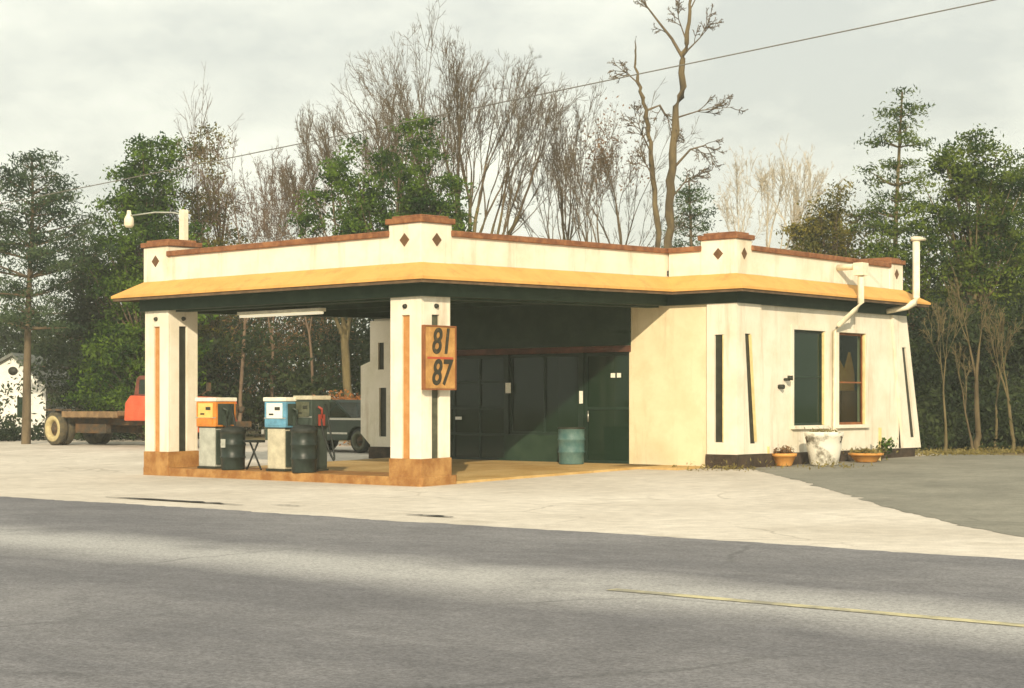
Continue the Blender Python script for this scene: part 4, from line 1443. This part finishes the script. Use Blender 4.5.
# right side
leafy_tree(832, 60, 186, [(0, 0, 26, 40), (-22, 25, 28, 45), (22, 20, 30, 45), (0, 60, 50, 50)], 'rounded olive yellow tree behind the wing roof', 'olive', n=150, m=36, seed=66, size=.11)
pine_tree(893, 57, 86, 1.55, 'tall slim whorled pine standing above all its neighbours', 'pineright', 'barkolive', shape='open', crown0=.42, gap=.62, m=30, per=6, seed=67, r=.15, spread=(.24, .24, .09))
leafy_tree(905, 52, 205, [(0, 0, 30, 40), (-20, 40, 35, 50), (20, 60, 40, 70), (0, 120, 45, 70)], 'dark green tree directly behind the vent pipe', 'pineright', n=130, m=36, seed=68, size=.11)
leafy_tree(975, 52, 128, [(0, 0, 24, 24), (-26, 22, 24, 26), (26, 24, 26, 28), (0, 45, 46, 36), (-20, 80, 36, 40), (22, 84, 40, 46), (0, 130, 50, 60)], 'big dense rounded pine beside the tall slim whorled pine', 'pineright', 'barkolive', n=230, m=34, seed=69, size=.11, clump=.25)
leafy_tree(1035, 55, 150, [(0, 0, 30, 34), (-18, 40, 32, 40), (20, 60, 40, 60), (0, 120, 50, 80)], 'dense green pine beyond the big rounded pine, cut by the picture edge', 'pineright', n=180, m=34, seed=70, size=.115)
leafy_tree(1000, 60, 240, [(0, 0, 60, 50), (-50, 20, 50, 60), (10, 80, 70, 70)], 'lower dark evergreen filling under the dense rounded pine', 'pine', n=170, m=34, seed=71, size=.12)
for px, d, top, half, ln, lab, r_, se, bark in ((978, 44.0, 285, 16, 0, 'straight pale trunk, thickest of the saplings in the thicket', .085, 72, 'barkochre'),
                                       (946, 43.6, 300, 12, -.02, 'slim upright sapling nearest the station wall in the thicket', .045, 73, 'barkolive'),
                                       (974, 43.2, 345, 12, -.32, 'sapling leaning sharply across the thicket towards the station', .04, 74, 'barkochre'),
                                       (1014, 43.6, 310, 15, -.10, 'slightly leaning sapling farthest from the station wall', .05, 75, 'barkolive'),
                                       (995, 44.5, 330, 14, .06, 'many twigged sapling between the thickest trunk and the farthest sapling', .04, 79, 'barkolive')):
    fork_tree(px, d, top, half, lab, bark, 'barkolive', r=r_, lean=ln, depth=4, bole=.12, first=.30, ratio=.78, ang=21, seed=se, group='saplings in the thicket beside the wing')


def thicket(name, label, spans, leaf, seed, size=.11, m=64):
    g = np.random.default_rng(seed)
    cen = []
    for x0, x1, d0, d1, ztop, n in spans:
        for i in range(n // 7):
            q = at(g.uniform(x0, x1), g.uniform(d0, d1))
            h = ztop * g.uniform(.02, 1.0) ** .8
            for k in range(7):
                p = q + Vector((g.normal() * .7, g.normal() * .7, 0))
                p.z += max(.1, h + g.normal() * .45)
                cen.append(p)
    o = quads_mesh(name, clumps(g, cen, m, (.36, .36, .22)), size * .68, F[leaf], None, seed + 1, .45)
    o['kind'] = 'stuff'; o['label'] = label; o['category'] = 'undergrowth'
    return o


thicket('undergrowth', 'dark tangled undergrowth behind the truck and the parked car', [(-120, 430, 74, 86, 5.2, 1500), (72, 430, 60, 70, 3.4, 700), (-60, 40, 61, 63, .12, 35)], 'brush', 81, .15)
thicket('undergrowth', 'dark tangled undergrowth in the thicket beside the wing', [(905, 1130, 49, 60, 4.2, 900), (925, 1130, 44.5, 48, .9, 160), (800, 930, 58, 64, 4.5, 160)], 'brush', 83, .12)
thicket('undergrowth', 'evergreen undergrowth low behind the station roof', [(420, 830, 66, 74, 5.2, 380)], 'pine', 85, .14)

# overhead wire
P0, P1 = at(1350, 27), at(-700, 74)
z0 = zt(3 - .2 * (1350 - 960), 27); z1 = zt(3 + .2 * (960 + 700), 74)
mb = MB()
pts = []
for i in range(41):
    u = i / 40
    q = P0.lerp(P1, u); q.z = z0 + (z1 - z0) * u - .25 * 4 * u * (1 - u)
    pts.append(q)
mb.tube(pts, .012, 6)
o = mb.build('overhead_wire', M['wire']); tag(o, 'single thin overhead wire crossing the pale sky above the trees', 'wire')

# ------------------------------------------------------------------ light, sky, camera
sd = Vector((-1.6, 1.9, -1.05)).normalized()
sun = bpy.data.lights.new('sun', 'SUN')
sun.energy = 5.0
sun.angle = math.radians(.5)
sun.color = (1.0, .85, .63)
so = bpy.data.objects.new('sun', sun)
COL.objects.link(so)
so.rotation_euler = sd.to_track_quat('-Z', 'Y').to_euler()
el = math.asin(-sd.z)
w = bpy.data.worlds.new('World')
scene.world = w
w.use_nodes = True
N, L = w.node_tree.nodes, w.node_tree.links
bg = N['Background']
sky = N.new('ShaderNodeTexSky')
sky.sky_type = 'NISHITA'
sky.sun_disc = False
sky.sun_elevation = el
sky.sun_rotation = math.atan2(-sd.x, -sd.y)
sky.air_density = 1.0
sky.dust_density = 5.0
sky.ozone_density = .6
tc = N.new('ShaderNodeTexCoord')
mp = N.new('ShaderNodeMapping')
mp.inputs['Scale'].default_value = (1, 1, 2.2)
L.new(tc.outputs['Generated'], mp.inputs['Vector'])
nz = N.new('ShaderNodeTexNoise')
nz.inputs['Scale'].default_value = 4.0
nz.inputs['Detail'].default_value = 8
nz.inputs['Roughness'].default_value = .6
L.new(mp.outputs[0], nz.inputs['Vector'])
cr_ = N.new('ShaderNodeMapRange')
cr_.inputs['From Min'].default_value = .36
cr_.inputs['From Max'].default_value = .62
cr_.inputs['To Min'].default_value = .58
cr_.inputs['To Max'].default_value = 1.0
L.new(nz.outputs['Fac'], cr_.inputs['Value'])
mx = N.new('ShaderNodeMix')
mx.data_type = 'RGBA'
L.new(cr_.outputs[0], mx.inputs['Factor'])
L.new(sky.outputs[0], mx.inputs['A'])
mx.inputs['B'].default_value = (14.6, 14.8, 12.9, 1)
L.new(mx.outputs['Result'], bg.inputs['Color'])
bg.inputs['Strength'].default_value = .078

hz = MB(); hz.box((-330, -330, -1.2), (330, 330, 26))
hm = bpy.data.materials.new('pale_air')
hm.use_nodes = True
hm.node_tree.nodes.remove(hm.node_tree.nodes['Principled BSDF'])
pv = hm.node_tree.nodes.new('ShaderNodeVolumePrincipled')
pv.inputs['Color'].default_value = (.93, .97, .90, 1)
pv.inputs['Density'].default_value = .0011
hm.node_tree.links.new(pv.outputs[0], hm.node_tree.nodes['Material Output'].inputs['Volume'])
ho = hz.build('haze', hm); ho['kind'] = 'stuff'

cam = bpy.data.cameras.new('camera')
cam.sensor_width = 36
cam.lens = FPX / 1024 * 36
cam.shift_y = (HORIZ - 344) / 1024
cam.clip_end = 3000
co = bpy.data.objects.new('camera', cam)
COL.objects.link(co)
co.location = (CX, CY, EYE)
co.rotation_euler = (PI / 2, 0, TH)
scene.camera = co
vs = scene.view_settings
vs.view_transform = 'Standard'
vs.look = 'None'
vs.gamma = 1
vs.exposure = -.02
vs.use_curve_mapping = False
